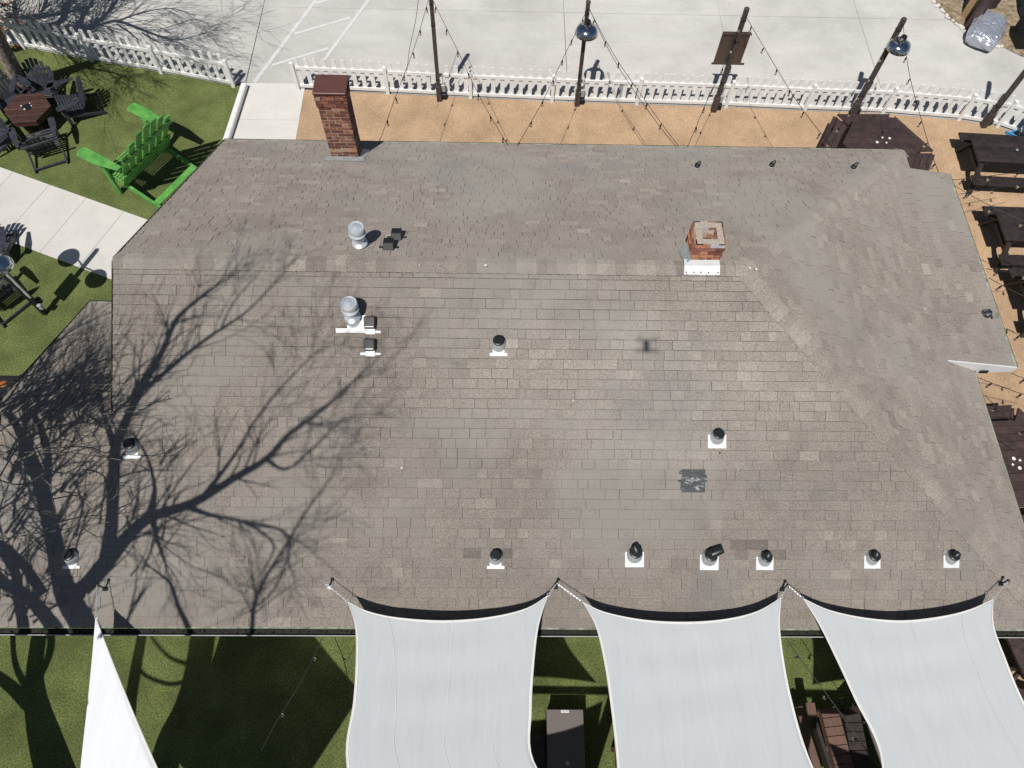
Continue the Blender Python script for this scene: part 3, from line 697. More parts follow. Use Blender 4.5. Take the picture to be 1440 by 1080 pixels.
# black roof-cement patch: overlapping torn felt pieces
c = roofpt(975, 676, PF); X, S, n = local(PF, c)
pm = MB(); pm.box(c+n*.011, (.30, .30, .006), X, S, n); pt = hb(pm, 'patch', TAR, off=OFF); tag(pt, 'square black roof-cement patch with silvery smears')
for i in range(26):
    a, b = random.uniform(-.15, .15), random.uniform(-.14, .14); w, h = random.uniform(.05, .13), random.uniform(.02, .05)
    m = MB(); an = random.uniform(-.2, .2); X2 = X*math.cos(an)+S*math.sin(an); S2 = S*math.cos(an)-X*math.sin(an)
    m.box(c+X*a+S*b+n*(.016+.0007*i), (w, h, .006), X2, S2, n); m.build('felt_scrap', TAR, pt, off=OFF)
# bits left on the roof: bird lime and a twig
for (px, py, P_, w) in ((565, 658, PF, .03), (806, 563, PF, .02), (1012, 637, PF, .03), (683, 374, PR, .05), (590, 374, PR, .02), (617, 374, PR, .02), (1054, 377, PF, .03), (1063, 379, PF, .03), (1299, 435, PE, .02), (1345, 405, PE, .02)):
    q = roofpt(px, py, P_); X, S, n = local(P_, q); m = MB()
    m.box(q+n*.014, (w, w*.5, .004), (X+S*random.uniform(-.5, .5)).normalized(), None, n) if False else m.lathe(q+n*.010, [(w*.5, 0), (w*.3, .006)], axis=n, n=6)
    hb(m, 'roof_debris', WALK if py != 637 else SHE, off=OFF)
# eye brackets for the shade sails
BR = {}
for k, (px, py) in enumerate(((135, 822), (458, 820), (783, 820), (1109, 823), (1420, 816))):
    p = G(px, py, 3.08); zr = zon(PF, p.x, p.y); m = MB()
    m.box((p.x, p.y, zr+.012), (.06, .06, .012)); m.tube([(p.x, p.y, zr), (p.x, p.y, 3.06)], .011, n=10); m.lathe((p.x, p.y, 3.04), [(.02, 0), (.024, .01), (.02, .02)], n=12)
    hb(m, 'sail_bracket', STEEL if k == 1 else BLKP, off=OFF, smooth=True); BR[k] = V(p.x, p.y, 3.06)

# ---------------------------------------------------------------- light poles along the fence
BOWL = [(.0, .17), (.035, .17), (.04, .12), (.045, .10), (.10, .085), (.15, .055), (.172, .0), (.174, -.03), (.168, -.035), (.165, -.02), (.13, .03), (.0, .06)]
def dome_lamp(parent, c, off, s=1.0, axis=(0, 0, 1)):
    m = MB(); m.lathe(c, [(r_*s, h_*s) for r_, h_ in BOWL], axis=axis, n=32, cap=False)
    o = m.build('lamp_shade', CHROME, parent, True, off=off)
    m = MB(); A = Vector(axis).normalized(); m.lathe(Vector(c)+A*.13*s, [(.045*s, 0), (.048*s, .03), (.04*s, .075), (.0, .08)], axis=axis, n=16, cap=False); m.build('cap', BLK, o, True, off=off)
    m = MB(); m.lathe(Vector(c)-A*.01*s, [(.0, -.02), (.05*s, .0), (.04*s, .05), (.0, .06)], axis=axis, n=12, cap=False); m.build('bulb', CAN, o, True, off=off)
PTOP = {}
def pole(px, py, hgt, label, lamp=None, sign=False, w=.085, lean=(0, 0), box=True):
    b = G(px, py, 0); off = (b.x, b.y, 0)
    t = thing('light_pole', label, 'pole', off, group='dark posts along the picket fence')
    top = b+V(lean[0], lean[1], hgt); PTOP[px] = top
    m = MB(); a = b+V(0, 0, 0); mid = b.lerp(top, .16)
    m.beam(a+V(0, 0, .0), mid, w*1.32, w*1.32, (0, 1, 0)); m.build('base', POLE, t, off=off, bevel=.006)
    m = MB(); m.beam(mid-V(0, 0, .01), top, w*.95, w*.95, (0, 1, 0)); m.build('post', POLE, t, off=off, bevel=.006)
    m = MB(); m.lathe(top-V(0, 0, .012), [(.052, 0), (.052, .02), (.03, .03)], n=14); m.build('cap', POLE, t, off=off)
    for z in (.62, hgt-.25, hgt-.75):
        m = MB(); q = b.lerp(top, z/hgt); m.box(q, (w*1.08, w*1.08, .022)); m.build('strap', STRAP, t, off=off)
    if box:
        m = MB(); q = b+V(.10, .05, .32); m.box(q, (.10, .07, .20)); bo = m.build('outlet_box', BOOT, t, off=off, bevel=.01)
        m = MB(); m.box(b+V(.10, .03, .12), (.13, .10, .13)); m.build('junction', BLK, t, off=off, bevel=.01)
        m = MB(); m.tube([b+V(.10, .05, .40), b+V(.105, .06, .62), b+V(.11, .06, .70)], .008, n=6); m.build('conduit', DULL, t, off=off)
    if lamp:
        q = b.lerp(top, lamp[0]/hgt)
        m = MB(); a = q+V(lamp[1]*.1, -.04, .10); e_ = q+V(lamp[1], lamp[2], .14); m.tube([q, (q+e_)/2+V(0, 0, .09), e_], .014, n=8); m.build('arm', BLK, t, True, off=off)
        dome_lamp(t, q+V(lamp[1], lamp[2], -.04), off, 1.42)
    if sign:
        q = b.lerp(top, 1.66/hgt); m = MB(); m.box(q+V(-.02, .075, 0), (.60, .02, .80)); m.build('sign_board', SIGN, t, off=off)
        m = MB(); m.box(q+V(-.0, .055, -.38), (.72, .03, .035)); m.box(q+V(-.0, .055, .36), (.60, .03, .03)); m.build('batten', POLE, t, off=off)
    return t
pole(618, 141, 2.75, 'bare dark post nearest the rear chimney, with a small outlet box')
pole(811, 148, 2.66, 'dark post with a round chrome lamp near its top, left of the brown sign', lamp=(2.12, .02, -.14), lean=(-.03, 0))
pole(1003, 156, 2.66, 'dark post carrying a brown rectangular sign board', sign=True, w=.095, lean=(-.02, 0))
pole(1197, 163, 2.56, 'dark post with a chrome lamp on its right, above the hexagonal table', lamp=(2.02, .14, -.10), w=.095, lean=(-.02, 0))
pole(1382, 178, 2.60, 'rightmost dark post, its top beyond the frame', w=.095)
for (px, py, nm) in ((606, 131, 'beside the bare dark post'), (871, 143, 'right of the lamp post, at the fence')):
    b = G(px, py, 0); m = MB(); m.box(b+V(0, 0, .28), (.05, .05, .56)); m.box(b+V(-.02, 0, .44), (.10, .06, .14)); o = m.build('stake_box', DULL, None, off=(b.x, b.y, 0), bevel=.008); o.location = (b.x, b.y, 0)
    tag(o, 'short grey post with a small utility box '+nm, 'utility box', 'utility boxes at the fence')

# lamp post at the left, two shades and white sign boards
b = G(64, 441, 0); off = (b.x, b.y, 0); topL = 2.75
t = thing('lamp_post', 'black lamp post on the left lawn with chrome shades and white sign boards', 'lamp post', off)
m = MB(); m.beam(b, b+V(0, 0, topL), .085, .085, (0, 1, 0)); m.build('post', BLK, t, off=off, bevel=.006)
sd = (G(143, 350, 0)-G(66, 440, 0)); 
ax_ = V(.80, -.60, 0)
for k, sgn in enumerate((-1, 1)):
    q = b+V(0, 0, 1.95)+ax_*.42*sgn
    m = MB(); m.tube([b+V(0, 0, 2.0), b+V(0, 0, 2.08)+ax_*.22*sgn, q+V(0, 0, .14)], .016, n=8); m.build('arm', BLK, t, True, off=off)
    dome_lamp(t, q, off, 1.25)
for sgn in (-1, 1):
    m = MB(); n2 = V(.60, .80, 0)
    m.box(b+V(0, 0, 1.12)+ax_*.105*sgn, (.11, .03, .85), ax_, n2); m.build('sign_board', WHITE, t, off=off)
    for z in (.95, 1.25):
        m = MB(); m.box(b+V(0, 0, z)+ax_*.098*sgn-n2*.018, (.05, .004, .12), ax_, n2); m.build('notice', SIGN, t, off=off)
m = MB(); m.box(b+V(.07, -.03, .30), (.08, .06, .14)); m.build('outlet_box', DULL, t, off=off, bevel=.01)
m = MB(); m.lathe(b+V(.03, .08, .34), [(.0, -.05), (.06, -.04), (.06, .05), (.0, .06)], n=12); m.build('junction', BLK, t, off=off)

# ---------------------------------------------------------------- string lights: a sagging cable with hanging bulbs
def string_light(a, b, label, sag=.14, gap=.62, r_=.0055, bulbs=True, first=.35, group='string lights slung over the yards'):
    a = Vector(a); b = Vector(b); off = (a.x, a.y, 0); t = thing('string_light', label, 'string light', off, group=group)
    def P(u): 
        p = a.lerp(b, u); return p - V(0, 0, sag*4*u*(1-u)) + V(.012*math.sin(u*9+a.x), 0, 0)
    m = MB(); m.tube([P(i/18) for i in range(19)], r_, n=5); m.build('cable', WIRE, t, True, off=off)
    if bulbs:
        L = (b-a).length; k = int((L-first)/gap)+1
        for i in range(k):
            u = (first+i*gap)/L
            if u >= .985: break
            p = P(u); sx = random.uniform(-.02, .02)
            s_ = MB(); s_.tube([p, p+V(sx*.5, 0, -.03), p+V(sx, 0, -.075)], [.008, .014, .015], n=7); so_ = s_.build('socket', WIRE, t, True, off=off)
            g_ = MB(); g_.lathe(p+V(sx, 0, -.075), [(.012, 0), (.021, -.02), (.024, -.042), (.016, -.062), (.0, -.07)], n=9, cap=False); g_.build('bulb', GLASS, so_, True, off=off)
    return t
def eave(px, py, z=2.66): return G(px, py, z)
T1, T2, T3, T4 = PTOP[618]-V(0, 0, .05), PTOP[811]-V(0, 0, .12), PTOP[1003]-V(0, 0, .12), PTOP[1197]-V(0, 0, .08)
SLx = 'string of bulbs from the '
string_light(T1, eave(531, 203), SLx+'bare post down to the roof edge near the chimney', .10)
string_light(T1, eave(713, 204), SLx+'bare post running right to the roof edge', .12)
string_light(T2, eave(729, 204), SLx+'left lamp post running left to the roof edge', .10)
string_light(T2, eave(955, 205), SLx+'left lamp post running right to the roof edge', .14)
string_light(T2+V(0, 0, .02), eave(951, 205), 'plain black cable beside the bulbs right of the left lamp post', .22, bulbs=False)
string_light(T3, eave(966, 206), SLx+'sign post running left to the roof edge', .16)
string_light(T3, eave(1170, 208), SLx+'sign post running right to the roof edge', .10)
string_light(T4, eave(1163, 208), SLx+'right lamp post running left to the roof edge', .3)
string_light(T4, eave(1321, 243, 2.75), SLx+'right lamp post down to the roof corner', .16)
string_light(G(583, -4, 2.7)+V(.1, .3, 0), G(571, 102, 1.9), 'thin plain wire crossing the lot above the fence left of the bare post', .02, bulbs=False)
SR = [((1338, 253, 2.72), (1530, 222, 2.9), 'upper string of bulbs from the roof corner over the black picnic table'),
      ((1348, 273, 2.72), (1540, 232, 2.8), 'string of bulbs just below the roof corner rising to the right'),
      ((1341, 261, 2.72), (1540, 350, 2.7), 'string of bulbs from the roof corner sloping down to the right'),
      ((1386, 378, 2.72), (1560, 388, 2.7), 'level string of bulbs right of the dark roof vent'),
      ((1390, 391, 2.72), (1560, 460, 2.6), 'string of bulbs below the level one, sloping down'),
      ((1414, 462, 2.72), (1560, 515, 2.6), 'string of bulbs from just above the white board end'),
      ((1421, 525, 2.62), (1560, 560, 2.6), 'string of bulbs from the tip of the white board'),
      ((1374, 531, 2.62), (1560, 585, 2.4), 'string of bulbs below the white board'),
      ((1384, 556, 2.62), (1520, 660, 2.4), 'string of bulbs above the hexagonal table at the right edge')]
for a, b, l in SR: string_light(G(*a), G(*b), l, .08, first=.25, gap=.52)
string_light(G(459, 889, 2.62), G(366, 1056, 2.3), 'thin string of bulbs below the front eave over the dark shade', .05, gap=.75)
string_light(G(470, 889, 2.3), G(500, 990, 2.4), 'short string of bulbs at the left side of the first big sail', .03, gap=.7)
string_light(G(1100, 889, 2.62), G(1262, 1110, 2.2), 'string of bulbs between the middle and the right big sails', .05, gap=.6)

# ---------------------------------------------------------------- shade sails
def coons(c0, c1, c2, c3, nu, nv):
    """c0: top edge, c2: bottom edge (same direction); c3: left, c1: right (top to bottom); functions of 0..1"""
    pts = []
    for j in range(nv+1):
        v = j/nv; row = []
        for i in range(nu+1):
            u = i/nu
            p = (c0(u)*(1-v)+c2(u)*v) + (c3(v)*(1-u)+c1(v)*u) - (c0(0)*(1-u)*(1-v)+c0(1)*u*(1-v)+c2(0)*(1-u)*v+c2(1)*u*v)
            row.append(p)
        pts.append(row)
    return pts
def bow(a, b, depth, drop=0.0, towards=None):
    a = Vector(a); b = Vector(b); mid = (a+b)/2; n = (Vector(towards)-mid); n.z = 0
    d = (b-a).normalized(); n = (n - d*n.dot(d)).normalized()
    return lambda t: a.lerp(b, t) + n*depth*4*t*(1-t) - V(0, 0, drop*4*t*(1-t))
def chain(a, b, parent, off, links=14):
    m = MB(); a = Vector(a); b = Vector(b); d = (b-a); X = d.normalized().orthogonal().normalized(); Y = X.cross(d.normalized())
    for i in range(links):
        c = a + d*((i+.5)/links); dd = d.normalized(); N_ = X if i % 2 else Y; L2 = d.length/links*.62
        ring = [c + dd*L2*math.cos(q*math.pi/4) + N_*.008*math.sin(q*math.pi/4) for q in range(8)]; ring.append(ring[0])
        m.tube(ring, .0030, n=4, cap=False)
    m.build('chain', STEEL, parent, True, off=off)
def sail(label, e0, e1, e2, e3, mt, rings, nu=26, nv=26, seed=1, hem=.026):
    """edge functions as in coons"""
    r = random.Random(seed); c = e0(0); off = (c.x, c.y, 0)
    t = thing('shade_sail', label, 'shade sail', off, group='white shade sails over the front lawn')
    P = coons(e0, e1, e2, e3, nu, nv); m = MB(); b = 0
    ph = [r.uniform(0, 6) for _ in range(6)]
    for j in range(nv+1):
        for i in range(nu+1):
            u, v = i/nu, j/nv; w = math.sin(math.pi*u)*math.sin(math.pi*v)
            cr = (.5+1.6*max(abs(u-.5), abs(v-.5)))*(.35 if mt is SAILW else 1)
            z = .010*w*cr*(math.sin(u*34+ph[0]+2*math.sin(v*3+ph[1])) + .6*math.sin(u*61+ph[2]+v*4)) + .008*w*math.sin(v*23+ph[3]+u*3)
            p = P[j][i]; m.v.append((p.x, p.y, p.z+z))
    for j in range(nv):
        for i in range(nu):
            a = j*(nu+1)+i; m.f.append((a, a+nu+1, a+nu+2, a+1)); m.m.append(0); m.t.append(.5)
    o = m.build('cloth', mt, t, True, off=off)
    sol = o.modifiers.new('thickness', 'SOLIDIFY'); sol.thickness = .004
    if len(rings) == 2:
        for us in (.28, .53, .78):
            h = MB()
            for j in range(nv):
                qd = []
                for jj, du in ((j, -.0022), (j, .0022), (j+1, .0022), (j+1, -.0022)):
                    f_ = (us+du)*nu; i_ = int(f_); p = Vector(m.v[jj*(nu+1)+i_]).lerp(Vector(m.v[jj*(nu+1)+min(i_+1, nu)]), f_-i_); qd.append(p+V(0, 0, .006))
                nn = (qd[1]-qd[0]).cross(qd[2]-qd[0])
                if nn.z < 0: qd.reverse()
                h.poly(qd)
            h.build('seam', SEAM, t, off=off)
    for e, nm in ((e0, 'hem'), (e1, 'hem'), (e2, 'hem'), (e3, 'hem')):
        pts = [e(i/30) for i in range(31)]; h = MB(); cen = sum((e_(.5) for e_ in (e0, e1, e2, e3)), Vector())/4
        q = []
        for i, p in enumerate(pts):
            n = cen-p; n.z *= .3; q.append(p+n.normalized()*hem*min(1, 2.2*math.sin(math.pi*min(max(i/30, .0), 1))+.15))
        for i in range(30): 
            quad = [pts[i]+V(0, 0, .006), pts[i+1]+V(0, 0, .006), q[i+1]+V(0, 0, .006), q[i]+V(0, 0, .006)]
            nn = (quad[1]-quad[0]).cross(quad[2]-quad[0])
            if nn.z < 0: quad.reverse()
            h.poly(quad)
        h.tube([p+V(0, 0, .004) for p in pts], .006, n=5); h.build('hem', HEM, t, off=off)
    for a, b2 in rings:
        k = MB(); dd = (Vector(b2)-Vector(a)).normalized()
        ring = [Vector(a)+dd*.02+ (dd*math.cos(q*math.pi/5)+dd.cross(V(0, 0, 1)).normalized()*math.sin(q*math.pi/5))*.018 for q in range(10)]; ring.append(ring[0])
        k.tube(ring, .004, n=5, cap=False); k.build('corner_ring', STEEL, t, True, off=off)
        chain(Vector(a)+dd*.035, b2, t, off, max(4, int((Vector(b2)-Vector(a)).length/.024)))
    return t
BY = -.80; BZ = 3.0
def postxy(px, py): p = shadow_source(px, py, BZ); return p
PB = postxy(866, 971)
SX = [PB.x-2*2.93, PB.x-2.93, PB.x, PB.x+2.93, PB.x+5.86]
def edge_px(pts, z0, z1):
    """curve through photographed points, heights running z0..z1"""
    n = len(pts); Q = [G(x, y, z0+(z1-z0)*i/(n-1)) for i, (x, y) in enumerate(pts)]
    def f(t):
        s = t*(n-1); i = min(int(s), n-2); u = s-i
        p0 = Q[max(i-1, 0)]; p1 = Q[i]; p2 = Q[i+1]; p3 = Q[min(i+2, n-1)]
        return .5*((2*p1)+(p2-p0)*u+(2*p0-5*p1+4*p2-p3)*u*u+(3*p1-p0-3*p2+p3)*u**3)
    return f
zc = 3.0
SAILS = [
 ('big pale shade sail at the left of the three, below the dark shade patch',
  [(490, 847), (517, 860), (560, 869), (625, 873), (690, 868), (740, 856), (770, 838)], [(770, 838), (757, 880), (750, 940), (747, 1000), (750, 1070), (757, 1130), (772, 1190)], [(490, 847), (500, 880), (501, 930), (497, 990), (487, 1060), (474, 1120), (455, 1185)], 1, 2),
 ('big pale shade sail in the middle of the three',
  [(820, 847), (850, 861), (905, 872), (965, 875), (1020, 871), (1065, 860), (1098, 841)], [(1098, 841), (1096, 880), (1102, 930), (1113, 985), (1135, 1060), (1157, 1120), (1186, 1190)], [(820, 847), (838, 880), (850, 930), (859, 990), (867, 1060), (872, 1120), (874, 1185)], 2, 3),
 ('big pale shade sail at the right of the three, running out of the frame',
  [(1130, 842), (1165, 858), (1215, 869), (1270, 873), (1325, 867), (1365, 857), (1396, 843)], [(1396, 843), (1397, 880), (1413, 925), (1438, 985), (1480, 1060), (1520, 1120), (1575, 1190)], [(1130, 842), (1153, 880), (1180, 935), (1203, 985), (1238, 1060), (1265, 1120), (1290, 1185)], 3, 4)]
CORN = []
def pix(P):
    p = P-CAM; z = p.dot(fw); return (720+FPX*p.dot(RT)/z, 540-FPX*p.dot(UP)/z)
cR = shadow_source(838, 960, 3.02); cL = shadow_source(884, 962, 3.02)
for k, S_ in enumerate(SAILS):
    r_ = S_[2]; l_ = S_[3]; sh_ = V(2.93*k, 0, 0)
    del r_[-2:]; r_.append(pix(cR+sh_)); del l_[-2:]; l_.append(pix(cL+sh_-V(2.93, 0, 0)))
for k, (lab, top, rgt, lft, bl, br) in enumerate(SAILS):
    e0 = edge_px(top, 3.0, 3.0); e1 = edge_px(rgt, 3.0, 3.02); e3 = edge_px(lft, 3.0, 3.02)
    # the lowest part of the top edge sags a little
    E0 = (lambda e: (lambda t: e(t)))(e0)
    e2 = bow(e3(1), e1(1), .10, .0, e0(.5))
    pl, pr = V(SX[k+1] if False else e3(1).x-.18, e3(1).y-.2, 3.02), V(e1(1).x+.18, e1(1).y-.2, 3.02)
    sail(lab, E0, e1, e2, e3, SAIL, [(e0(0), BR[bl]), (e0(1), BR[br])], seed=k+2)
    CORN.append((e3(1), e1(1)))
# the narrow white sail at the lower left: apex chained to the roof, opening out of the frame
apx = G(135, 870, 2.98); CR = shadow_source(508, 975, 3.5); CB = shadow_source(350, 1235, 3.2); CL = G(96, 1210, 1.85)
LB = G(104, 1130, 3.1)
e1 = bow(apx+V(.004, 0, 0), CR, .04, 0, (CL)); e3 = bow(apx, CL, .03, 0, CR); e2 = bow(CL, CR, .05, 0, CB)
e2 = (lambda t: CL.lerp(CR, t) + (CB-(CL+CR)/2)*(1-abs(2*t-1))*.9)
sail('narrow white shade sail tapering to a point at the lower left', lambda t: apx+V(.004*t, 0, 0), e1, e2, e3, SAILW, [(apx, BR[0])], seed=9, hem=.03)
for k in (-1, 0, 1, 2):
    x0 = PB.x-2.93+2.93*k+.22; x1 = x0+2.93-.44; y0 = PB.y-(.16 if k == 0 else .50)
    A_, B_, C_, D_ = V(x0, y0, 3.0), V(x1, y0, 3.0), V(x1, y0-3.2, 3.05), V(x0, y0-3.2, 3.05)
    cen = (A_+C_)/2
    sail(['dark side shade sail of the second row, leftmost', 'second-row shade sail south of the left big one', 'second-row shade sail south of the middle big one', 'second-row shade sail south of the right big one'][k+1],
         bow(A_, B_, .28, 0, cen), bow(B_, C_, .22, 0, cen), bow(D_, C_, .28, 0, cen), bow(A_, D_, .22, 0, cen), SAIL, [], nu=12, nv=12, seed=20+k) if k >= 0 else None
# beam and posts that hold the far corners
bm = thing('sail_support', 'timber beam on posts holding the far corners of the shade sails', 'beam', (PB.x, PB.y, 0)); off = (PB.x, PB.y, 0)
b0 = shadow_source(752, 970, BZ); b1 = shadow_source(1200, 976, BZ); dd = (b1-b0).normalized()
m = MB(); m.beam(b0-dd*2.1, b1+dd*4.0, .07, .10); m.build('beam', POLE, bm, off=off)
for k in (-1, 0, 1, 2):
    q = PB + dd*2.93*k; m = MB(); m.box((q.x, q.y, 1.45), (.14, .14, 2.9)); m.build('post', POLE, bm, off=off)

# ---------------------------------------------------------------- Adirondack chairs
def adirondack(name, label, cat, m_, s, loc, rz, group=None, giant=False):
    """origin on the ground between the front legs, the sitter looks along +y; sizes given for the giant chair and scaled by s"""
    t = thing(name, label, cat, loc, rz, group); q = lambda x, y, z: V(x*s, y*s, z*s)
    def bd(nm, a, b, w, h, up=None, tone=.5, par=None):
        m = MB(); m.tone = tone; m.beam(q(*a), q(*b), w*s, h*s, up); return m.build(nm, m_, par or t, bevel=.008*s)
    r = random.Random(int(loc[0]*100))
    rear = -1.38; bz0, bz1 = .50, .06
    zb = lambda y: bz0+(bz1-bz0)*(y/rear)
    for sx in (-1, 1):
        bd('side_beam', (.60*sx, .04, bz0), (.60*sx, rear, bz1), .055, .13, tone=.5)
        m = MB(); m.box(q(.665*sx, -.03, .49), (.055*s, .14*s, .98*s)); m.build('leg', m_, t, bevel=.008*s)
        m = MB(); m.tone = .6                      # arm board: rounded front, tapered back
        ay, az = (.18, .10) if giant else (0, 0)
        pl = [(.60, .12+ay), (.66, .17+ay), (.78, .17+ay), (.85, .12+ay), (.85, -.30+ay), (.74, -.86+ay), (.62, -.86+ay), (.60, -.3+ay)]
        pl = [(x*sx, y) for x, y in pl]; 
        if sx > 0: pl = pl[::-1]
        m.hexa([q(x, y, .985+az) for x, y in pl], [q(x, y, 1.02+az) for x, y in pl]); m.build('arm', m_, t, bevel=.006*s)
        bd('bracket', (.70*sx, .06, .97), (.70*sx, .0, .80), .03, .08)
    n, pt, wd = (8, .058, .044) if giant else (8, .10, .082)
    for i in range(n):
        y = .06-i*pt; bd('seat_slat', (-.62, y, zb(y)+.085), (.62, y, zb(y)+.085), wd, .028, tone=r.random())
    bd('front_apron', (-.60, .06, .44), (.60, .06, .44), .03, .16)
    # back: fan of slats leaning on a wide board
    by0, bz = (-.34, .38) if giant else (-.70, .30)
    for i in range(7):
        k = i-3; hgt = (1.58-.045*k*k) if giant else (1.12-.035*k*k); lean = .62 if giant else .46; p0, p1, sw = (.186, .205, .158) if giant else (.130, .172, .135)
        top = (k*p1, by0-lean*hgt*.9, bz+hgt)
        bd('back_slat', (k*p0, by0, bz), top, sw, .028, up=(0, .88, .46), tone=r.random())
    for zz, yy, ww in (((.52, 0, .62), (1.36, 0, .68)) if giant else ((.52, -.20, .50), (.98, -.0, .58))):
        y_ = by0-(.62 if giant else .46)*.9*(zz-bz)-.045
        bd('back_rail', (-ww, y_, zz), (ww, y_, zz), .035, .10 if zz > .9 else .10, tone=.4)
    if giant:
        bd('back_board', (-.70, by0-.17, .62), (.70, by0-.17, .62), .035, .50, up=(0, -.50, .86), tone=.3)
        bd('rear_stretcher', (-.58, -1.10, zb(-1.10)+.085), (.58, -1.10, zb(-1.10)+.085), .16, .03, tone=.9)
    else:
        bd('rear_stretcher', (-.58, rear+.12, zb(rear+.12)), (.58, rear+.12, zb(rear+.12)), .05, .10, tone=.4)
    return t
def facing(d): return math.atan2(-d.x, d.y)
fl_ = G(167, 270, 0); rl_ = G(228, 294, 0); rr_ = G(285, 238, 0)
gf = V(-.87, .493, 0).normalized(); gw = V(gf.y, -gf.x, 0)        # looking direction and the sitter's right
gc = fl_ + gw*.66 - gf*.02
adirondack('giant_chair', 'giant lime green wooden chair seen from behind, beside the roof corner', 'chair', GREEN, 1.0, (gc.x, gc.y, 0), facing(gf), giant=True)
TC = G(38, 151, .55); TC.z = 0
ch0 = None
CH = [((57, 126), 'black slatted chair at the far side of the brown fire table, nearest the fence', .05), ((93, 150), 'black slatted chair at the right side of the brown fire table', 0), ((56, 192), 'black slatted chair nearest the camera at the brown fire table', 0),
      ((5, 128), 'black slatted chair left behind the brown fire table', 0), ((-2, 190), 'black slatted chair at the lower left of the brown fire table', 0)]
for (px, py), lab, _ in CH:
    p = G(px, py, .25); d = V(TC.x-p.x, TC.y-p.y, 0).normalized(); f = TC - d*.62
    loc = (f.x, f.y, 0); rz = facing(d)
    if ch0 is None: ch0 = adirondack('garden_chair', lab, 'chair', CHAIRB, .56, loc, rz, 'black chairs on the left lawn')
    else: dup(ch0, loc, rz, lab)
for (px, py, fx, fyy, lab) in ((-8, 414, -.8, .6, 'black chair cut by the left edge, beside the lamp post'), (-14, 352, .2, -1, 'black chair beyond the left edge whose slatted shadow falls on the walk')):
    p = G(px, py, .25); d = V(fx, fyy, 0).normalized(); f = V(p.x, p.y, 0)+d*.2; dup(ch0, (f.x, f.y, 0), facing(d), lab)
def hex_table(name, label, cat, loc, rz, mt, Rr=.86, zt=.75, bench=True, cups=True, group=None, th=.05, pitch=.145):
    t = thing(name, label, cat, loc, rz, group)
    # planks across the top, each clipped to the hexagon
    hexp = [(Rr*math.cos(R(60*k)), Rr*math.sin(R(60*k))) for k in range(6)]
    y = -Rr*.866
    while y < Rr*.866-.01:
        y1 = min(y+pitch, Rr*.866); pl = clip(clip(hexp, 0, -1, -(y+.003)), 0, 1, y1-.003)
        if len(pl) > 2:
            m = MB(); m.tone = random.random(); m.hexa([(a, b, zt-th) for a, b in pl], [(a, b, zt) for a, b in pl]); m.build('plank', mt, t, bevel=.003)
        y = y1
    for k in range(6):
        a, b = hexp[k], hexp[(k+1) % 6]; m = MB(); m.beam((a[0]*.93, a[1]*.93, zt-th-.05), (b[0]*.93, b[1]*.93, zt-th-.05), .03, .10); m.build('apron', mt, t)
        c = (R(60*k)); m = MB(); r0 = Rr*.55; m.beam((r0*math.cos(c), r0*math.sin(c), 0), (Rr*.62*math.cos(c), Rr*.62*math.sin(c), zt-th), .08, .08, (0, 0.3, 1) if False else None); m.build('leg', mt, t)
    if bench:
        for k in range(6):
            a0, a1 = R(60*k+2.5), R(60*k+57.5)
            for r0, r1 in ((Rr+.05, Rr+.18), (Rr+.19, Rr+.32), (Rr+.33, Rr+.45)):
                m = MB(); m.tone = random.random(); f_ = 1
                pl = [(r0*math.cos(a0), r0*math.sin(a0)), (r1*math.cos(a0), r1*math.sin(a0)), (r1*math.cos(a1), r1*math.sin(a1)), (r0*math.cos(a1), r0*math.sin(a1))]
                m.hexa([(a, b, .41) for a, b in pl], [(a, b, .45) for a, b in pl]); m.build('bench_plank', mt, t, bevel=.004)
            c = R(60*k); m = MB(); m.beam((.3*math.cos(c), .3*math.sin(c), .36), ((Rr+.42)*math.cos(c), (Rr+.42)*math.sin(c), .36), .045, .09); m.build('support', mt, t)
            m = MB(); m.box(((Rr+.36)*math.cos(c), (Rr+.36)*math.sin(c), .18), (.08, .08, .36)); m.build('post', mt, t)
    return t
def cups(loc, pts, z, where, s=1.0):
    for i, (dx, dy, r_) in enumerate(pts):
        c = MB(); c.lathe((0, 0, 0), [(r_*.5*s, 0), (r_*.72*s, .018), (r_*.72*s, .022), (0, .024)], n=12)
        o = c.build('cup', CAN, None, True); o.location = (loc[0]+dx, loc[1]+dy, z+.001)
        tag(o, ['largest white cup', 'small white cup', 'tilted pale cup', 'half hidden white cup'][i % 4]+' '+where, 'cup', 'white cups left on tables')
h1 = G(1241, 200, .75); hex_table('picnic_table', 'brown hexagonal picnic table behind the far right roof corner', 'table', (h1.x, h1.y, 0), R(1), WOODB, group='hexagonal picnic tables')
cups(h1, [(-.13, -.02, .045), (.02, .12, .03), (.17, .10, .04), (.07, -.03, .03)], .75, 'on the hexagonal table behind the roof')
h2 = G(1426, 650, .75); hex_table('picnic_table', 'brown hexagonal picnic table at the right edge beside the roof', 'table', (h2.x, h2.y, 0), R(4), WOODB, Rr=.90, group='hexagonal picnic tables')
cups(h2, [(.0, .06, .045), (.10, .03, .03), (-.05, -.05, .03), (.05, -.11, .045)], .75, 'on the hexagonal table at the right edge')
h3 = G(1487, 902, .75); hex_table('picnic_table', 'brown hexagonal picnic table at the lower right, behind the last sail', 'table', (h3.x, h3.y, 0), R(-20), WOODB, group='hexagonal picnic tables')
ft = hex_table('fire_table', 'brown hexagonal fire table among the black chairs on the left lawn', 'fire table', (TC.x, TC.y, 0), R(8), mat('russet_tile', (.07, .032, .024), .5, var=.3, scale=9, tone=.2), Rr=.50, zt=.55, bench=False, th=.04, pitch=.2)
m = MB(); m.lathe((0, 0, .55), [(.10, 0), (.10, .012), (.0, .02)], n=14); m.build('burner', BLK, ft, True)
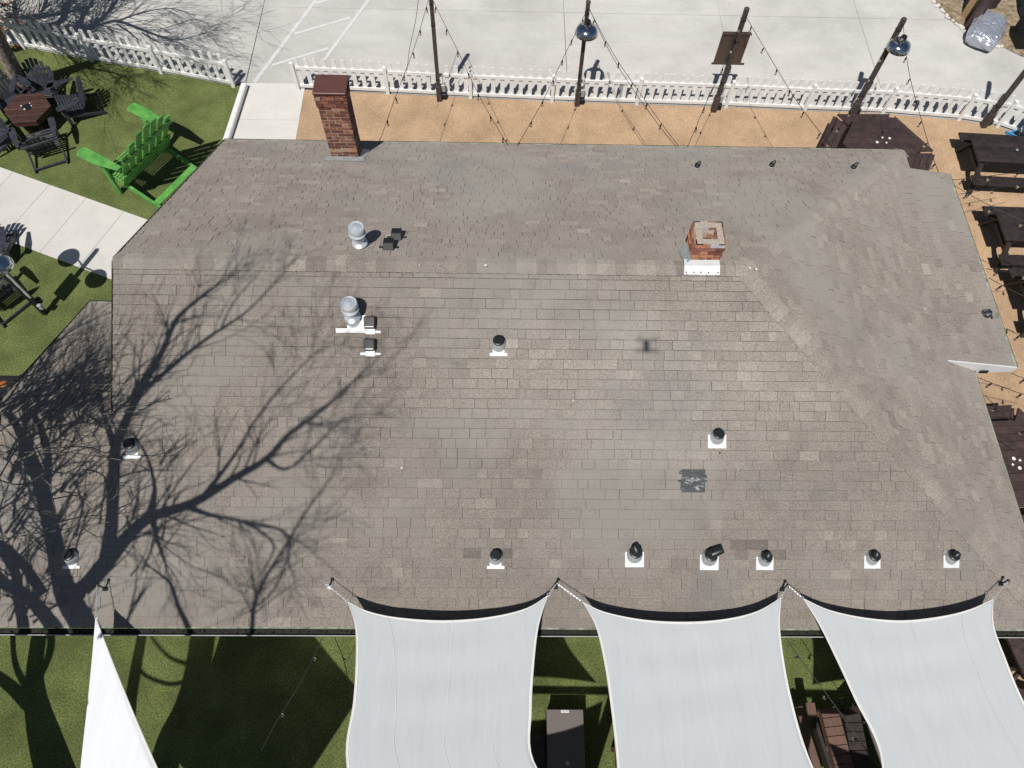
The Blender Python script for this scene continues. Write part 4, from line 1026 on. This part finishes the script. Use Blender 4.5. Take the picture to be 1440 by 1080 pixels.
cups(TC, [(-.12, .02, .022), (.04, .10, .018), (-.02, -.08, .028), (.10, .03, .018)], .552, 'on the brown fire table', 1.0)
def picnic(label, loc, rz, mt, L=1.85, Wt=.72, np_=5, bench=True, plain=False, group='rectangular picnic tables'):
    t = thing('picnic_table', label, 'table', loc, rz, group)
    if plain:
        m = MB(); m.box((0, 0, .73), (L, Wt, .04)); m.build('tabletop', mt, t, bevel=.006)
    else:
        for i in range(np_):
            w = Wt/np_; m = MB(); m.tone = random.random(); m.box((random.uniform(-.006, .006), -Wt/2+w*(i+.5), .73), (L, w-.007, .04)); m.build('plank', mt, t, bevel=.004)
    for sx in (-1, 1):
        x = sx*(L/2-.22)
        m = MB(); m.box((x, 0, .68), (.045, Wt*.95, .09)); m.build('crossbar', WOODD, t)
        m = MB(); m.box((x, 0, .36), (.045, 1.42 if bench else .9, .09)); m.build('crossbar', WOODD, t)
        for sy in (-1, 1):
            m = MB(); m.beam((x+.045*sx, sy*.62, 0), (x+.045*sx, sy*.24, .71), .045, .10, (1, 0, 0)); m.build('leg', WOODD, t)
    if bench:
        for sy in (-1, 1):
            for j in (0, 1):
                m = MB(); m.tone = random.random(); m.box((0, sy*(.56+.135*j), .43), (L, .128, .04)); m.build('bench_plank', mt, t, bevel=.004)
    m = MB(); m.lathe((0, 0, .752), [(.03, 0), (.03, .006), (.0, .008)], n=12); m.build('parasol_socket', DULL, t)
    return t
a = G(1358, 191, .75); b = G(1379, 224, .75); ctr = (a+b)/2
ux = V(1, -.055, 0).normalized(); c = ctr+ux*.95; picnic('black-brown rectangular picnic table in the upper right corner', (c.x, c.y, 0), math.atan2(ux.y, ux.x), WOODD, Wt=.74)
a = G(1395, 298, .75); b = G(1418, 336, .75); ctr = (a+b)/2; ux = V(1, -.02, 0)
c = ctr+ux*.95; picnic('black-brown picnic table below the corner one, cut by the right edge', (c.x, c.y, 0), -.02, WOODD, Wt=.74)
a = G(1358+78, 388, .75); picnic('black-brown picnic table mostly outside the right edge, its corner showing', (a.x+.98, a.y-.35, 0), -.03, WOODD, Wt=.74)
zt_ = .42
a = G(768.5, 997.5, zt_); b = G(820, 997.5, zt_); c = (a+b)/2; off = (c.x, c.y, 0); Wb = (b-a).length
t = thing('low_table', 'plain low grey-brown table between the first two big sails, with a white sticker', 'table', off)
m = MB(); m.box((c.x, c.y-.95, zt_-.02), (Wb, 1.9, .04)); m.build('tabletop', GREY_T, t, off=off, bevel=.006)
for sx in (-1, 1):
    m = MB(); m.box((c.x+sx*(Wb/2-.03), c.y-.95, (zt_-.04)/2), (.04, 1.84, zt_-.05)); m.build('side_board', WOODD, t, off=off)
for yy in (-.03, -1.87):
    m = MB(); m.box((c.x, c.y+yy, (zt_-.04)/2), (Wb-.08, .04, zt_-.05)); m.build('end_board', WOODD, t, off=off)
m = MB(); m.box((c.x-.0, c.y-.03, zt_+.0015), (.12, .035, .002)); o = m.build('sticker', WHITE, t, off=off)
for k in range(5):
    m = MB(); m.box((c.x-.045+.022*k, c.y-.03+random.uniform(-.004, .004), zt_+.003), (.012, .010, .0012)); m.build('print', SIGN, o, off=off)
m = MB(); m.lathe((c.x+.02, c.y-.72, zt_+.001), [(.03, 0), (.03, .006), (.0, .008)], n=12); m.build('parasol_socket', DULL, t, off=off)
m = MB(); a = G(757, 1034, .32); off = (a.x, a.y, 0); t = thing('low_bench', 'black low bench left of the plain low table, half under the first big sail', 'bench', off)
m.box((a.x-.08, a.y-.8, .30), (.36, 1.6, .04)); m.build('seat', WOODD, t, off=off, bevel=.006)
for yy in (-.1, -1.5):
    m = MB(); m.box((a.x-.08, a.y+yy, .14), (.32, .05, .28)); m.build('leg', WOODD, t, off=off)
# slatted red-brown bench tables between the sails
def slat_bench(label, a, b, w, z, mt, rail=None, group='red-brown slatted benches'):
    a = Vector(a); b = Vector(b); a.z = b.z = 0; d = (b-a).normalized(); n = V(d.y, -d.x, 0); off = (a.x, a.y, 0)
    t = thing('slatted_bench', label, 'bench', off, group=group); L = (b-a).length; k = int(L/.125)
    for i in range(k):
        c = a+d*(i+.5)*.125; m = MB(); m.tone = random.random(); m.box((c.x, c.y, z-.018), (w, .117, .036), n, d); m.build('slat', mt, t, off=off, bevel=.004)
    for sg in (-1, 1):
        m = MB(); m.beam(a+n*w*.42*sg+V(0, 0, z-.09), b+n*w*.42*sg+V(0, 0, z-.09), .04, .11); m.build('rail', mt, t, off=off)
    for u in (.06, .5, .94):
        for sg in (-1, 1):
            c = a.lerp(b, u)+n*w*.40*sg; m = MB(); m.box((c.x, c.y, (z-.12)/2), (.07, .07, z-.12)); m.build('leg', mt, t, off=off)
    return t, d, n
a = G(1166, 996, .45); b = G(1196, 1110, .45); t, d, n = slat_bench('red-brown bench of crosswise boards between the middle and right sails', a, b, .27, .45, WOODR)
off = (a.x, a.y, 0)
e_ = G(1140, 990, .72); m = MB(); m.box((e_.x, e_.y-.08, .70), (.13, .20, .05)); m.build('end_block', WOODR, t, off=off, bevel=.005)
m = MB(); m.beam((e_.x+.02, e_.y-.05, .58), (e_.x+.20, e_.y-1.1, .58), .05, .20); m.build('side_board', WOODD, t, off=off, bevel=.005)
m = MB(); m.beam((e_.x-.10, e_.y-.02, .50), (e_.x+.06, e_.y-1.1, .50), .10, .04); m.build('side_board', WOODR, t, off=off, bevel=.005)
a = G(878, 992, .45); b = G(884, 1120, .45); slat_bench('red-brown bench of crosswise boards half under the middle sail', a, b, .32, .45, WOODR)
a = G(1200, 1003, .45); b = G(1222, 1120, .45); slat_bench('dark bench just left of the right big sail', a, b, .26, .40, WOODD, group='dark benches under the sails')
a = G(1212, 1000, .72); b = G(1262, 1120, .72); tt = MB(); a.z = b.z = .72
c = (a+b)/2+V(.12, 0, 0); t = picnic('dark tabletop showing at the left edge of the right big sail', (c.x+.12, c.y-.12, 0), R(100), GREY_T, Wt=.5, plain=True, bench=False)
cup_ = G(1214, 1016, .75); cups((cup_.x, cup_.y), [(0, 0, .018)], .75, 'on the dark tabletop beside the right sail')

# square black fire table at the left edge
f0 = G(3, 550, .55); off = (f0.x, f0.y, 0); t = thing('fire_table', 'square black fire table at the left edge beside the low roof', 'fire table', off)
m = MB(); m.box((f0.x, f0.y, .28), (.50, .50, .50)); m.build('base', BLK, t, off=off, bevel=.01)
m = MB(); m.box((f0.x, f0.y, .545), (.62, .62, .03)); m.build('top', BLK, t, off=off, bevel=.006)
m = MB(); m.lathe((f0.x-.02, f0.y+.14, .56), [(.07, 0), (.05, .02), (.0, .03)], n=14); m.build('burner', FIRE, t, off=off)

# ---------------------------------------------------------------- upper right corner: bag, posts, crate, bin, blue chair
def lumpy(center, X, Y, Z, dx, dy, dz, seed, nu=23, nv=13, amp=.12):
    r = random.Random(seed); m = MB(); ph = [(r.uniform(0, 6.28), r.uniform(4, 17), r.uniform(4, 17), r.uniform(.3, 1)) for _ in range(26)]
    for j in range(nv+1):
        th = math.pi*j/nv
        for i in range(nu):
            a = 2*math.pi*i/nu; sx, sy, sz = math.sin(th)*math.cos(a), math.sin(th)*math.sin(a), math.cos(th)
            ex = lambda q, e: math.copysign(abs(q)**e, q)
            px, py, pz = ex(sx, .5), ex(sy, .5), ex(sz, .8)
            d = sum(w*abs(math.sin(f1*sx+f2*sy+p_+3*sz)) for p_, f1, f2, w in ph)/len(ph)
            k = 1+amp*(d-.42)*3 + r.uniform(-.035, .035)
            m.v.append(tuple(center+X*px*dx*k+Y*py*dy*k+Z*max(pz*dz*k, -dz*.9)))
    for j in range(nv):
        for i in range(nu):
            a = j*nu+i; b = j*nu+(i+1) % nu; m.f.append((a, a+nu, b+nu, b)); m.m.append(0); m.t.append(.5)
    return m
c = G(1387, 43, .22); dX = (G(1368, 62, .2)-G(1392, 12, .2)).normalized(); dY = V(-dX.y, dX.x, 0)
m = lumpy(c, dX, dY, V(0, 0, 1), .62, .40, .22, 4, amp=.14); o = m.build('foil_bag', FOIL, None, off=(c.x, c.y, 0)); o.location = (c.x, c.y, 0)
tag(o, 'crumpled silver foil bag lying on the lot beside the planting bed', 'bag')
def vpanel(px, py, w, d_, hgt, m_, name, label, cat, ang=0):
    b = G(px, py, 0); off = (b.x, b.y, 0); t = thing(name, label, cat, off)
    X = V(math.cos(ang), math.sin(ang), 0); Y = V(-X.y, X.x, 0)
    m = MB(); m.box(b+V(0, 0, hgt/2), (w, d_, hgt), X, Y); m.build('post', m_, t, off=off, bevel=.01)
    m = MB(); m.box(b+X*(w*.5+.03)+V(0, 0, hgt/2), (.03, d_*1.15, hgt-.02), X, Y); m.build('side_board', TAN if cat == 'gate' else POLE, t, off=off)
    m = MB(); m.box(b+V(0, 0, hgt+.02), (w*1.3, d_*1.3, .03), X, Y); m.build('cap', m_, t, off=off)
    return t
vpanel(1361, 40, .22, .10, 1.9, WOODB, 'timber_post', 'wide brown timber post left of the foil bag', 'post', R(10))
vpanel(1356, 24, .10, .20, 1.3, TAN, 'timber_stake', 'tan timber stake behind the wide brown post', 'post', R(20))
vpanel(1392, 12, .14, .10, 1.5, WOODB, 'timber_post', 'narrow brown timber post behind the foil bag', 'post', R(10))
c = G(1437, 68, 0); off = (c.x, c.y, 0); t = thing('wooden_crate', 'black-sided crate with a tan plywood lid at the right edge', 'crate', off)
m = MB(); m.box(c+V(.18, .22, .30), (.75, .55, .60)); m.build('body', BLK, t, off=off, bevel=.01)
for k in range(4):
    m = MB(); m.tone = random.random(); m.box(c+V(.40, -.06+.15*k+.05, .64), (.62, .14, .03)); m.build('lid_board', TAN, t, off=off)
c = G(1446, 26, 0); off = (c.x, c.y, 0); t = thing('wheeled_bin', 'navy blue bin standing in the upper right corner', 'bin', off)
m = MB(); m.hexa([(c.x-.24, c.y-.24, .05), (c.x+.24, c.y-.24, .05), (c.x+.24, c.y+.24, .05), (c.x-.24, c.y+.24, .05)], [(c.x-.30, c.y-.30, .95), (c.x+.30, c.y-.30, .95), (c.x+.30, c.y+.30, .95), (c.x-.30, c.y+.30, .95)]); m.build('body', NAVY, t, off=off, bevel=.02)
m = MB(); m.box((c.x, c.y, .98), (.66, .68, .05)); m.build('lid', NAVY, t, off=off, bevel=.015)
p = G(1474, 196, .3); adirondack('garden_chair', 'bright blue slatted chair at the right end of the fence', 'chair', BLUE, .58, (p.x, p.y-.1, 0), R(205))

# ---------------------------------------------------------------- bare trees: branches stand on the sun side of the shadows they cast
def on_surface(px, py, w):
    if w == 'g': return G(px, py, 0)
    if w == 'f': return onplane(px, py, *PF)
    if w == 'w': return onplane(px, py, *PW)
FORCE = [None]
def surf(px, py):
    if FORCE[0]: return FORCE[0]
    if py > 884: return 'g'
    if px < 158 and py < 578:
        return 'w' if py > 430 and px > 125-(py-430)*.845 else 'g'
    if py < 363: return 'r'
    return 'f'
def lift(px, py, t):
    w = surf(px, py)
    if w == 'r': base = onplane(px, py, *PR)
    else: base = on_surface(px, py, w)
    return base - LU*t
def need(px, py, kind):
    """height above the surface at which a branch has left the picture"""
    for i in range(5, 120):
        p = lift(px, py, i*.1)-CAM; z = p.dot(fw)
        if z < .8: return i*.1
        x = 720+FPX*p.dot(RT)/z; y = 540-FPX*p.dot(UP)/z
        if x < -14 or y > 1096 or y < -14: return i*.1
    return 11
def smooth(pts, n):
    out = []
    for i in range(len(pts)-1):
        p0 = pts[max(i-1, 0)]; p1 = pts[i]; p2 = pts[i+1]; p3 = pts[min(i+2, len(pts)-1)]
        for k in range(n):
            u = k/n; out.append(tuple(.5*((2*b)+(c_-a_)*u+(2*a_-5*b+4*c_-d_)*u*u+(3*b-a_-3*c_+d_)*u**3) for a_, b, c_, d_ in zip(p0, p1, p2, p3)))
    out.append(tuple(pts[-1])); return out
tree = thing('oak_tree', 'large bare tree left of the camera whose twigs reach over the low roof', 'tree', tuple(G(130, 1210, 0)))
toff = tuple(tree.location)
rt_ = random.Random(12)
def limb(pts, name, parent, off, m_=BARK, sides=8, tmin=0):
    """pts: (px, py, radius in m, t or None)"""
    q = smooth([(a, b, c_, d_) for a, b, c_, d_ in pts], 4)
    P = []; Rr = []
    for px, py, r_, t in q: P.append(lift(px, py, max(t, tmin))); Rr.append(max(r_*1.32, .005))
    # smooth where the surface under the shadow jumps from the ground to the roof
    m = MB(); m.tube(P, Rr, n=sides); m.build(name, m_, parent, True, off=off); return q
def auto(pts, extra=.45, lo=0, hi=9):
    out = []
    for i, (px, py, r_) in enumerate(pts):
        out.append([px, py, r_, min(hi, max(lo, need(px, py, 0)+extra))])
    # the climb along a limb never goes steeply back down
    for _ in range(3):
        for i in range(1, len(out)-1): out[i][3] = max(out[i][3], (out[i-1][3]+out[i+1][3])/2)
    return [tuple(o) for o in out]
twm = MB()
def twigs(px, py, ang, L, r_, t, depth, mb, lift_=lift, spread=.5, needmin=True, keepin=None):
    n = 5; pts = []; a = ang; x, y = px, py; cur = rt_.uniform(-.10, .10); tt = t
    for i in range(n+1):
        pts.append((x, y, tt)); a += cur+rt_.uniform(-.13, .13); st = L/n; x += st*math.cos(a); y -= st*math.sin(a); tt += rt_.uniform(-.02, .10)
        if keepin and not keepin(x, y): break
    if len(pts) < 3: return
    P = []
    for i, (x_, y_, t_) in enumerate(pts):
        tn = t_
        if needmin: tn = max(tn, need(x_, y_, 0)+1.0)
        P.append(lift_(x_, y_, tn))
    if max((P[i+1]-P[i]).length for i in range(len(P)-1)) > 1.6: return
    rr = [max(.0028, r_*(1-.75*i/n)) for i in range(len(P))]
    mb.tube(P, rr, n=4 if depth < 2 else 5, cap=False)
    if depth > 0:
        for k in range(rt_.randint(2, 4)):
            i = rt_.randint(1, len(pts)-1); sg = rt_.choice((-1, 1)); x_, y_, t_ = pts[i]
            twigs(x_, y_, ang+sg*rt_.uniform(.25, .25+spread), L*rt_.uniform(.45, .72), rr[i]*.7, t_, depth-1, mb, lift_, spread, needmin, keepin)
LM = [
 [(215, 1130, .20), (240, 1045, .17), (266, 985, .155), (279, 935, .15), (285, 895, .15)],
 [(118, 878, .13), (95, 838, .12), (84, 800, .095), (74, 750, .085), (62, 700, .075), (50, 655, .06), (32, 615, .045), (12, 580, .03)],
 [(92, 838, .11), (120, 825, .085), (150, 790, .085), (175, 760, .07), (210, 728, .055), (270, 708, .045), (330, 672, .036), (375, 645, .03), (405, 612, .024), (455, 575, .018), (510, 525, .010)],
 [(150, 790, .08), (157, 740, .065), (160, 680, .06), (163, 630, .055), (178, 590, .045), (200, 545, .036), (228, 495, .030), (252, 445, .022), (300, 405, .014)],
 [(163, 630, .05), (152, 600, .028), (145, 575, .020), (140, 545, .014)],
 [(84, 800, .06), (70, 735, .05), (66, 690, .05), (68, 640, .036), (58, 600, .030), (52, 580, .025), (80, 545, .02), (120, 510, .014)],
 [(200, 545, .035), (225, 530, .025), (260, 500, .020), (300, 470, .016), (345, 440, .011), (385, 400, .008)],
 [(34, 884, .06), (27, 840, .055), (20, 800, .05), (-10, 760, .045)],
 [(66, 868, .075), (40, 840, .065), (10, 822, .06), (-30, 810, .05)],
 [(60, 835, .06), (38, 800, .05), (14, 775, .045), (-15, 750, .04)],
 [(92, 1130, .20), (66, 1050, .17), (50, 985, .12), (49, 940, .095), (53, 905, .09), (56, 888, .09)],
 [(62, 1000, .09), (40, 990, .07), (15, 965, .06), (-20, 940, .05)],
 [(50, 960, .05), (66, 930, .045), (72, 905, .045), (70, 890, .04)],
 [(45, 975, .04), (28, 950, .035), (20, 925, .03), (18, 892, .03)],
 [(180, 1110, .08), (180, 1040, .075), (184, 985, .07), (192, 935, .065), (200, 892, .06)],
 [(270, 955, .028), (240, 962, .024), (205, 950, .02), (190, 930, .016)],
 [(268, 935, .026), (240, 925, .020), (220, 905, .016), (210, 890, .012)],
 [(210, 728, .05), (218, 690, .022), (210, 650, .016), (198, 625, .012)],
 [(215, 728, .04), (222, 760, .020), (232, 790, .014)],
 [(262, 712, .035), (300, 725, .020), (345, 735, .016), (385, 765, .012), (372, 800, .009)],
 [(375, 645, .026), (400, 660, .016), (430, 640, .013), (470, 600, .009)],
 [(285, 700, .03), (330, 640, .016), (360, 590, .012), (400, 540, .010), (440, 500, .007)],
 [(345, 735, .02), (395, 745, .014), (408, 770, .012), (385, 830, .010), (350, 860, .01)],
 [(265, 882, .03), (250, 850, .022), (240, 820, .016), (215, 800, .01)],
 [(355, 880, .026), (358, 850, .022), (372, 815, .018), (400, 770, .014), (430, 720, .012), (460, 680, .008)],
]
nt_ = 0
ROOFED = {1: [(170, 960, .16), (140, 915, .15)], 2: [], 7: [(55, 985, .07), (42, 930, .065)], 8: [(112, 930, .08)], 23: [(290, 960, .036), (275, 915, .033)], 24: [(348, 960, .032), (352, 915, .029)]}
for i, L_ in enumerate(LM):
    FORCE[0] = 'f' if i in ROOFED and ROOFED[i] else None
    A_ = auto((ROOFED.get(i) or [])+L_, .5 if i in (0, 10, 14) else 1.3)
    if i == 0: A_ = [(a, b, c_, max(.3, d_)) for a, b, c_, d_ in A_]
    q = limb(A_, 'trunk' if i in (0, 10, 14) else 'limb', tree, toff)
    FORCE[0] = None
    if i in (0, 10, 14): continue
    ln = len(q)
    for k in range(int(ln*.62)):
        j = rt_.randint(max(1, int(ln*.25)), ln-2); px, py, r_, t = q[j]; px2, py2 = q[j+1][:2]
        if py > 884 or (i in (15, 16, 17, 23) and rt_.random() < .6): continue
        ang = math.atan2(-(py2-py), px2-px)
        Lx = rt_.uniform(45, 115) if px > 60 else rt_.uniform(40, 90)
        twigs(px, py, ang+rt_.choice((-1, 1))*rt_.uniform(.25, .8), Lx, min(.018, r_*.5), t, 1 if rt_.random() < .6 else 2, twm)
    px, py, r_, t = q[-1]; px1, py1 = q[-3][:2]; ang = math.atan2(-(py-py1), px-px1)
    for k in range(3): twigs(px, py, ang+rt_.uniform(-.35, .35), rt_.uniform(40, 90), max(.006, r_*.7), t, 2, twm)
for k in range(150):
    u = rt_.random(); px = rt_.uniform(-20, 60+240*u); py = rt_.uniform(470+20*u, 880); FORCE[0] = 'f' if (py > 578 or px > 158) else 'w'
    if px < 158 and py < 578 and rt_.random() < .3: py = rt_.uniform(520, 578)
    t = need(px, py, 0)+rt_.uniform(1.2, 2.4)
    if lift(px, py, t).z > 11.8: continue
    twigs(px, py, R(rt_.gauss(62, 22)), rt_.uniform(60, 130), rt_.uniform(.010, .022), t, 1, twm)
for k in range(46):                      # denser fan over the low wing
    px = rt_.uniform(-25, 110); py = rt_.uniform(560, 600); FORCE[0] = 'w'
    twigs(px, py, R(rt_.gauss(42, 9)), rt_.uniform(90, 170), rt_.uniform(.012, .024), need(px, py, 0)+rt_.uniform(.5, 1.6), 1, twm)
FORCE[0] = None
tag(twm.build('twigs', TWIG, tree, False, off=toff), kind='stuff')
# the twigs that hang into the picture over the low roof
tn = MB()
IN = [[(-8, 545), (60, 520), (130, 470), (160, 455)], [(-8, 590), (30, 560), (90, 530), (158, 512)], [(0, 640), (40, 622), (90, 600), (160, 578), (240, 560)], [(20, 650), (70, 628), (140, 600), (172, 590)],
      [(-5, 560), (20, 540), (60, 515), (75, 490)], [(30, 636), (90, 636), (140, 642), (200, 650), (225, 640), (240, 612)], [(-8, 672), (20, 681), (45, 676), (80, 650), (110, 610), (150, 570)],
      [(60, 672), (80, 688), (110, 693), (140, 685), (155, 665)], [(-6, 760), (40, 752), (100, 743), (160, 733)], [(0, 720), (40, 715), (60, 720)], [(85, 740), (120, 725), (160, 700), (165, 680)],
      [(-6, 610), (50, 575), (120, 545), (160, 540)], [(0, 670), (30, 620), (60, 590), (100, 560), (140, 520), (165, 505)], [(158, 575), (190, 560), (212, 540), (212, 505)]]
for L_ in IN:
    t0 = rt_.uniform(.5, 1.1); q = smooth([(a, b) for a, b in L_], 5)
    P = [onplane(x, y, *(PW if (y < 578 and x < 158) else PF)) if True else None for x, y in q]
    P = [G(x, y, 3.75+t0*.35+rt_.uniform(-.01, .01)+.12*math.sin(i*.5)) for i, (x, y) in enumerate(q)]
    tn.tube(P, [max(.0035, .010*(1-i/len(P))) for i in range(len(P))], n=5, cap=False)
    for k in range(5):
        j = rt_.randint(3, len(P)-2); d = (P[j+1]-P[j]).normalized(); n = V(-d.y, d.x, 0)*rt_.choice((-1, 1)); Q = [P[j]]
        for s_ in range(5): Q.append(Q[-1]+(d*.8+n*rt_.uniform(.2, .55)+V(0, 0, rt_.uniform(-.1, .2)))*rt_.uniform(.06, .12))
        tn.tube(Q, [.005, .0045, .004, .0035, .003, .0025], n=4, cap=False)
tag(tn.build('hanging_twigs', TWIG, tree, False, off=toff), kind='stuff')

# tree at the upper left: trunk foot in view, crown out of it
tb = G(34, 122, 0); tree2 = thing('oak_tree', 'bare tree at the upper left, its trunk foot behind the black chairs', 'tree', (tb.x, tb.y, 0)); off2 = (tb.x, tb.y, 0)
def g2(px, py, z): return G(px, py, z)
tp = [tb+V(0, 0, -.05), G(26, 112, .30), G(16, 92, .75), G(6, 72, 1.2), G(-8, 45, 1.8), G(-26, 10, 2.5), G(-50, -30, 3.2)]
m = MB(); m.tube([tb+V(.0, 0, -.05)]+tp[1:], [.30, .20, .165, .15, .14, .12, .10], n=12); m.build('trunk', BARK, tree2, True, off=off2)
def lift2(px, py, t): return G(px, py, 0)-LU*t
def need2(px, py):
    for i in range(5, 90):
        p = lift2(px, py, i*.1)-CAM; z = p.dot(fw); x = 720+FPX*p.dot(RT)/z; y = 540-FPX*p.dot(UP)/z
        if x < -14 or y < -14: return i*.1
    return 5
LB2 = [[(5, 60, .09), (30, 52, .08), (60, 55, .07), (85, 62, .05), (110, 66, .03)], [(0, 50, .08), (40, 48, .07), (75, 50, .06), (100, 56, .04)], [(20, 70, .10), (60, 40, .09), (86, 30, .08), (97, 0, .06), (110, -40, .04)], [(60, 60, .08), (105, 45, .055), (118, 22, .045), (135, -5, .035)], [(75, 62, .08), (118, 46, .06), (145, 25, .05), (165, 0, .04), (180, -30, .03)],
       [(70, 50, .06), (130, 38, .045), (165, 30, .035), (205, 44, .028), (245, 56, .018), (285, 48, .01), (308, 38, .006)], [(165, 30, .03), (200, 18, .02), (240, 12, .012), (275, 22, .008)],
       [(10, 20, .06), (40, 25, .05), (80, 20, .04), (130, 10, .03)], [(-10, 50, .06), (30, 38, .05), (60, 15, .04), (70, -20, .03)], [(165, 34, .02), (195, 60, .012), (180, 95, .010), (150, 130, .005)], [(200, 46, .018), (225, 60, .014), (262, 66, .008)], [(90, 70, .03), (110, 90, .02), (150, 100, .015), (190, 110, .008)],
       [(30, 70, .06), (30, 40, .05), (20, 10, .04), (30, -20, .03)]]
tw2 = MB()
def twigs2(px, py, ang, L, r_, t, depth):
    pts = []; x, y, a = px, py, ang; cur = rt_.uniform(-.08, .08)
    for i in range(6): pts.append((x, y, t)); a += cur+rt_.uniform(-.12, .12); x += L/5*math.cos(a); y -= L/5*math.sin(a)*.75; t += .03
    P = [lift2(a_, b_, max(t_, need2(a_, b_)+.2)) for a_, b_, t_ in pts]
    if max((P[i+1]-P[i]).length for i in range(5)) > 1.5: return
    tw2.tube(P, [max(.003, r_*(1-i/6.5)) for i in range(6)], n=4, cap=False)
    if depth:
        for k in range(rt_.randint(3, 5)):
            i = rt_.randint(1, 5); twigs2(pts[i][0], pts[i][1], ang+rt_.choice((-1, 1))*rt_.uniform(.2, .7), L*rt_.uniform(.4, .7), r_*.6, pts[i][2], depth-1)
for L_ in LB2:
    A_ = [(a, b, c_, need2(a, b)+.4) for a, b, c_ in L_]; q = smooth(A_, 4); m = MB(); m.tube([lift2(a, b, t) for a, b, c_, t in q], [c_*1.25 for a, b, c_, t in q], n=7); m.build('limb', BARK, tree2, True, off=off2)
    for k in range(24):
        j = rt_.randint(2, len(q)-2); px, py, r_, t = q[j]; ang = math.atan2(-(q[j+1][1]-py), q[j+1][0]-px)
        twigs2(px, py, ang+rt_.choice((-1, 1))*rt_.uniform(.2, .7), rt_.uniform(35, 85), min(.018, r_*.5), t, 2 if rt_.random() < .5 else 1)
tag(tw2.build('twigs', TWIG, tree2, off=off2), kind='stuff')
lf = MB()
for i in range(170):
    p = G(rt_.uniform(-25, 12), rt_.uniform(-5, 45), 2.0)+V(rt_.gauss(0, .12), rt_.gauss(0, .12), rt_.gauss(0, .25)); a = V(rt_.uniform(-1, 1), rt_.uniform(-1, 1), rt_.uniform(-1, 1)).normalized(); b = a.orthogonal().normalized(); s_ = rt_.uniform(.02, .045)
    lf.poly([p-a*s_, p+b*s_*.5, p+a*s_, p-b*s_*.5])
tag(lf.build('dead_leaves', LEAF, tree2, off=off2), kind='stuff')
for L_ in ([(-10, 28), (30, 22), (60, 18)], [(0, 10), (25, 0), (40, -10)], [(-5, 2), (30, 15), (55, 30)]):
    m = MB(); P = [G(x, y, 2.2) for x, y in L_]; m.tube(P, [.02, .012, .005], n=6); m.build('branch', BARK, tree2, True, off=off2)

# loose cable on the lawn and fallen twigs
cbm = MB(); P = []
for i in range(60):
    a = i*.33; P.append(G(46+13*math.cos(a)+i*.25-4, 206+9*math.sin(a*1.15)+i*.12-2, .012+.004*(i % 3)))
cbm.tube(P, .008, n=5); c = P[0]; o = cbm.build('power_cable', WIRE, None, True, off=(c.x, c.y, 0)); o.location = (c.x, c.y, 0); tag(o, 'tangled black cable on the lawn below the black chairs', 'cable')

# ---------------------------------------------------------------- the drone that took the picture, whose small shadow lies on the roof
dc = CAM - fw*.20 + UP*.10; off = tuple(dc); t = thing('drone', 'small grey quadcopter hovering above, seen only by its blurred shadow', 'drone', off)
hd = V(fw.x, fw.y, 0).normalized(); sd = V(hd.y, -hd.x, 0)
m = MB(); m.box(dc-hd*.04, (.075, .18, .055), sd, hd); m.build('body', DULL, t, off=off, bevel=.012)
for a, b in ((-1, 1), (1, 1), (-1, -1), (1, -1)):
    e_ = dc+sd*.11*a+hd*(.08*b-.04)+V(0, 0, .02); m = MB(); m.tube([dc+sd*.03*a+hd*(.05*b-.04), e_], .009, n=6); m.lathe(e_-V(0, 0, .015), [(.014, 0), (.014, .03)], n=10); ar = m.build('arm', DULL, t, off=off)
    m = MB(); X = V(math.cos(a+b*2), math.sin(a+b*2), 0); m.box(e_+V(0, 0, .02), (.13, .012, .002), X, V(-X.y, X.x, 0)); m.build('rotor', BLK, ar, off=off)
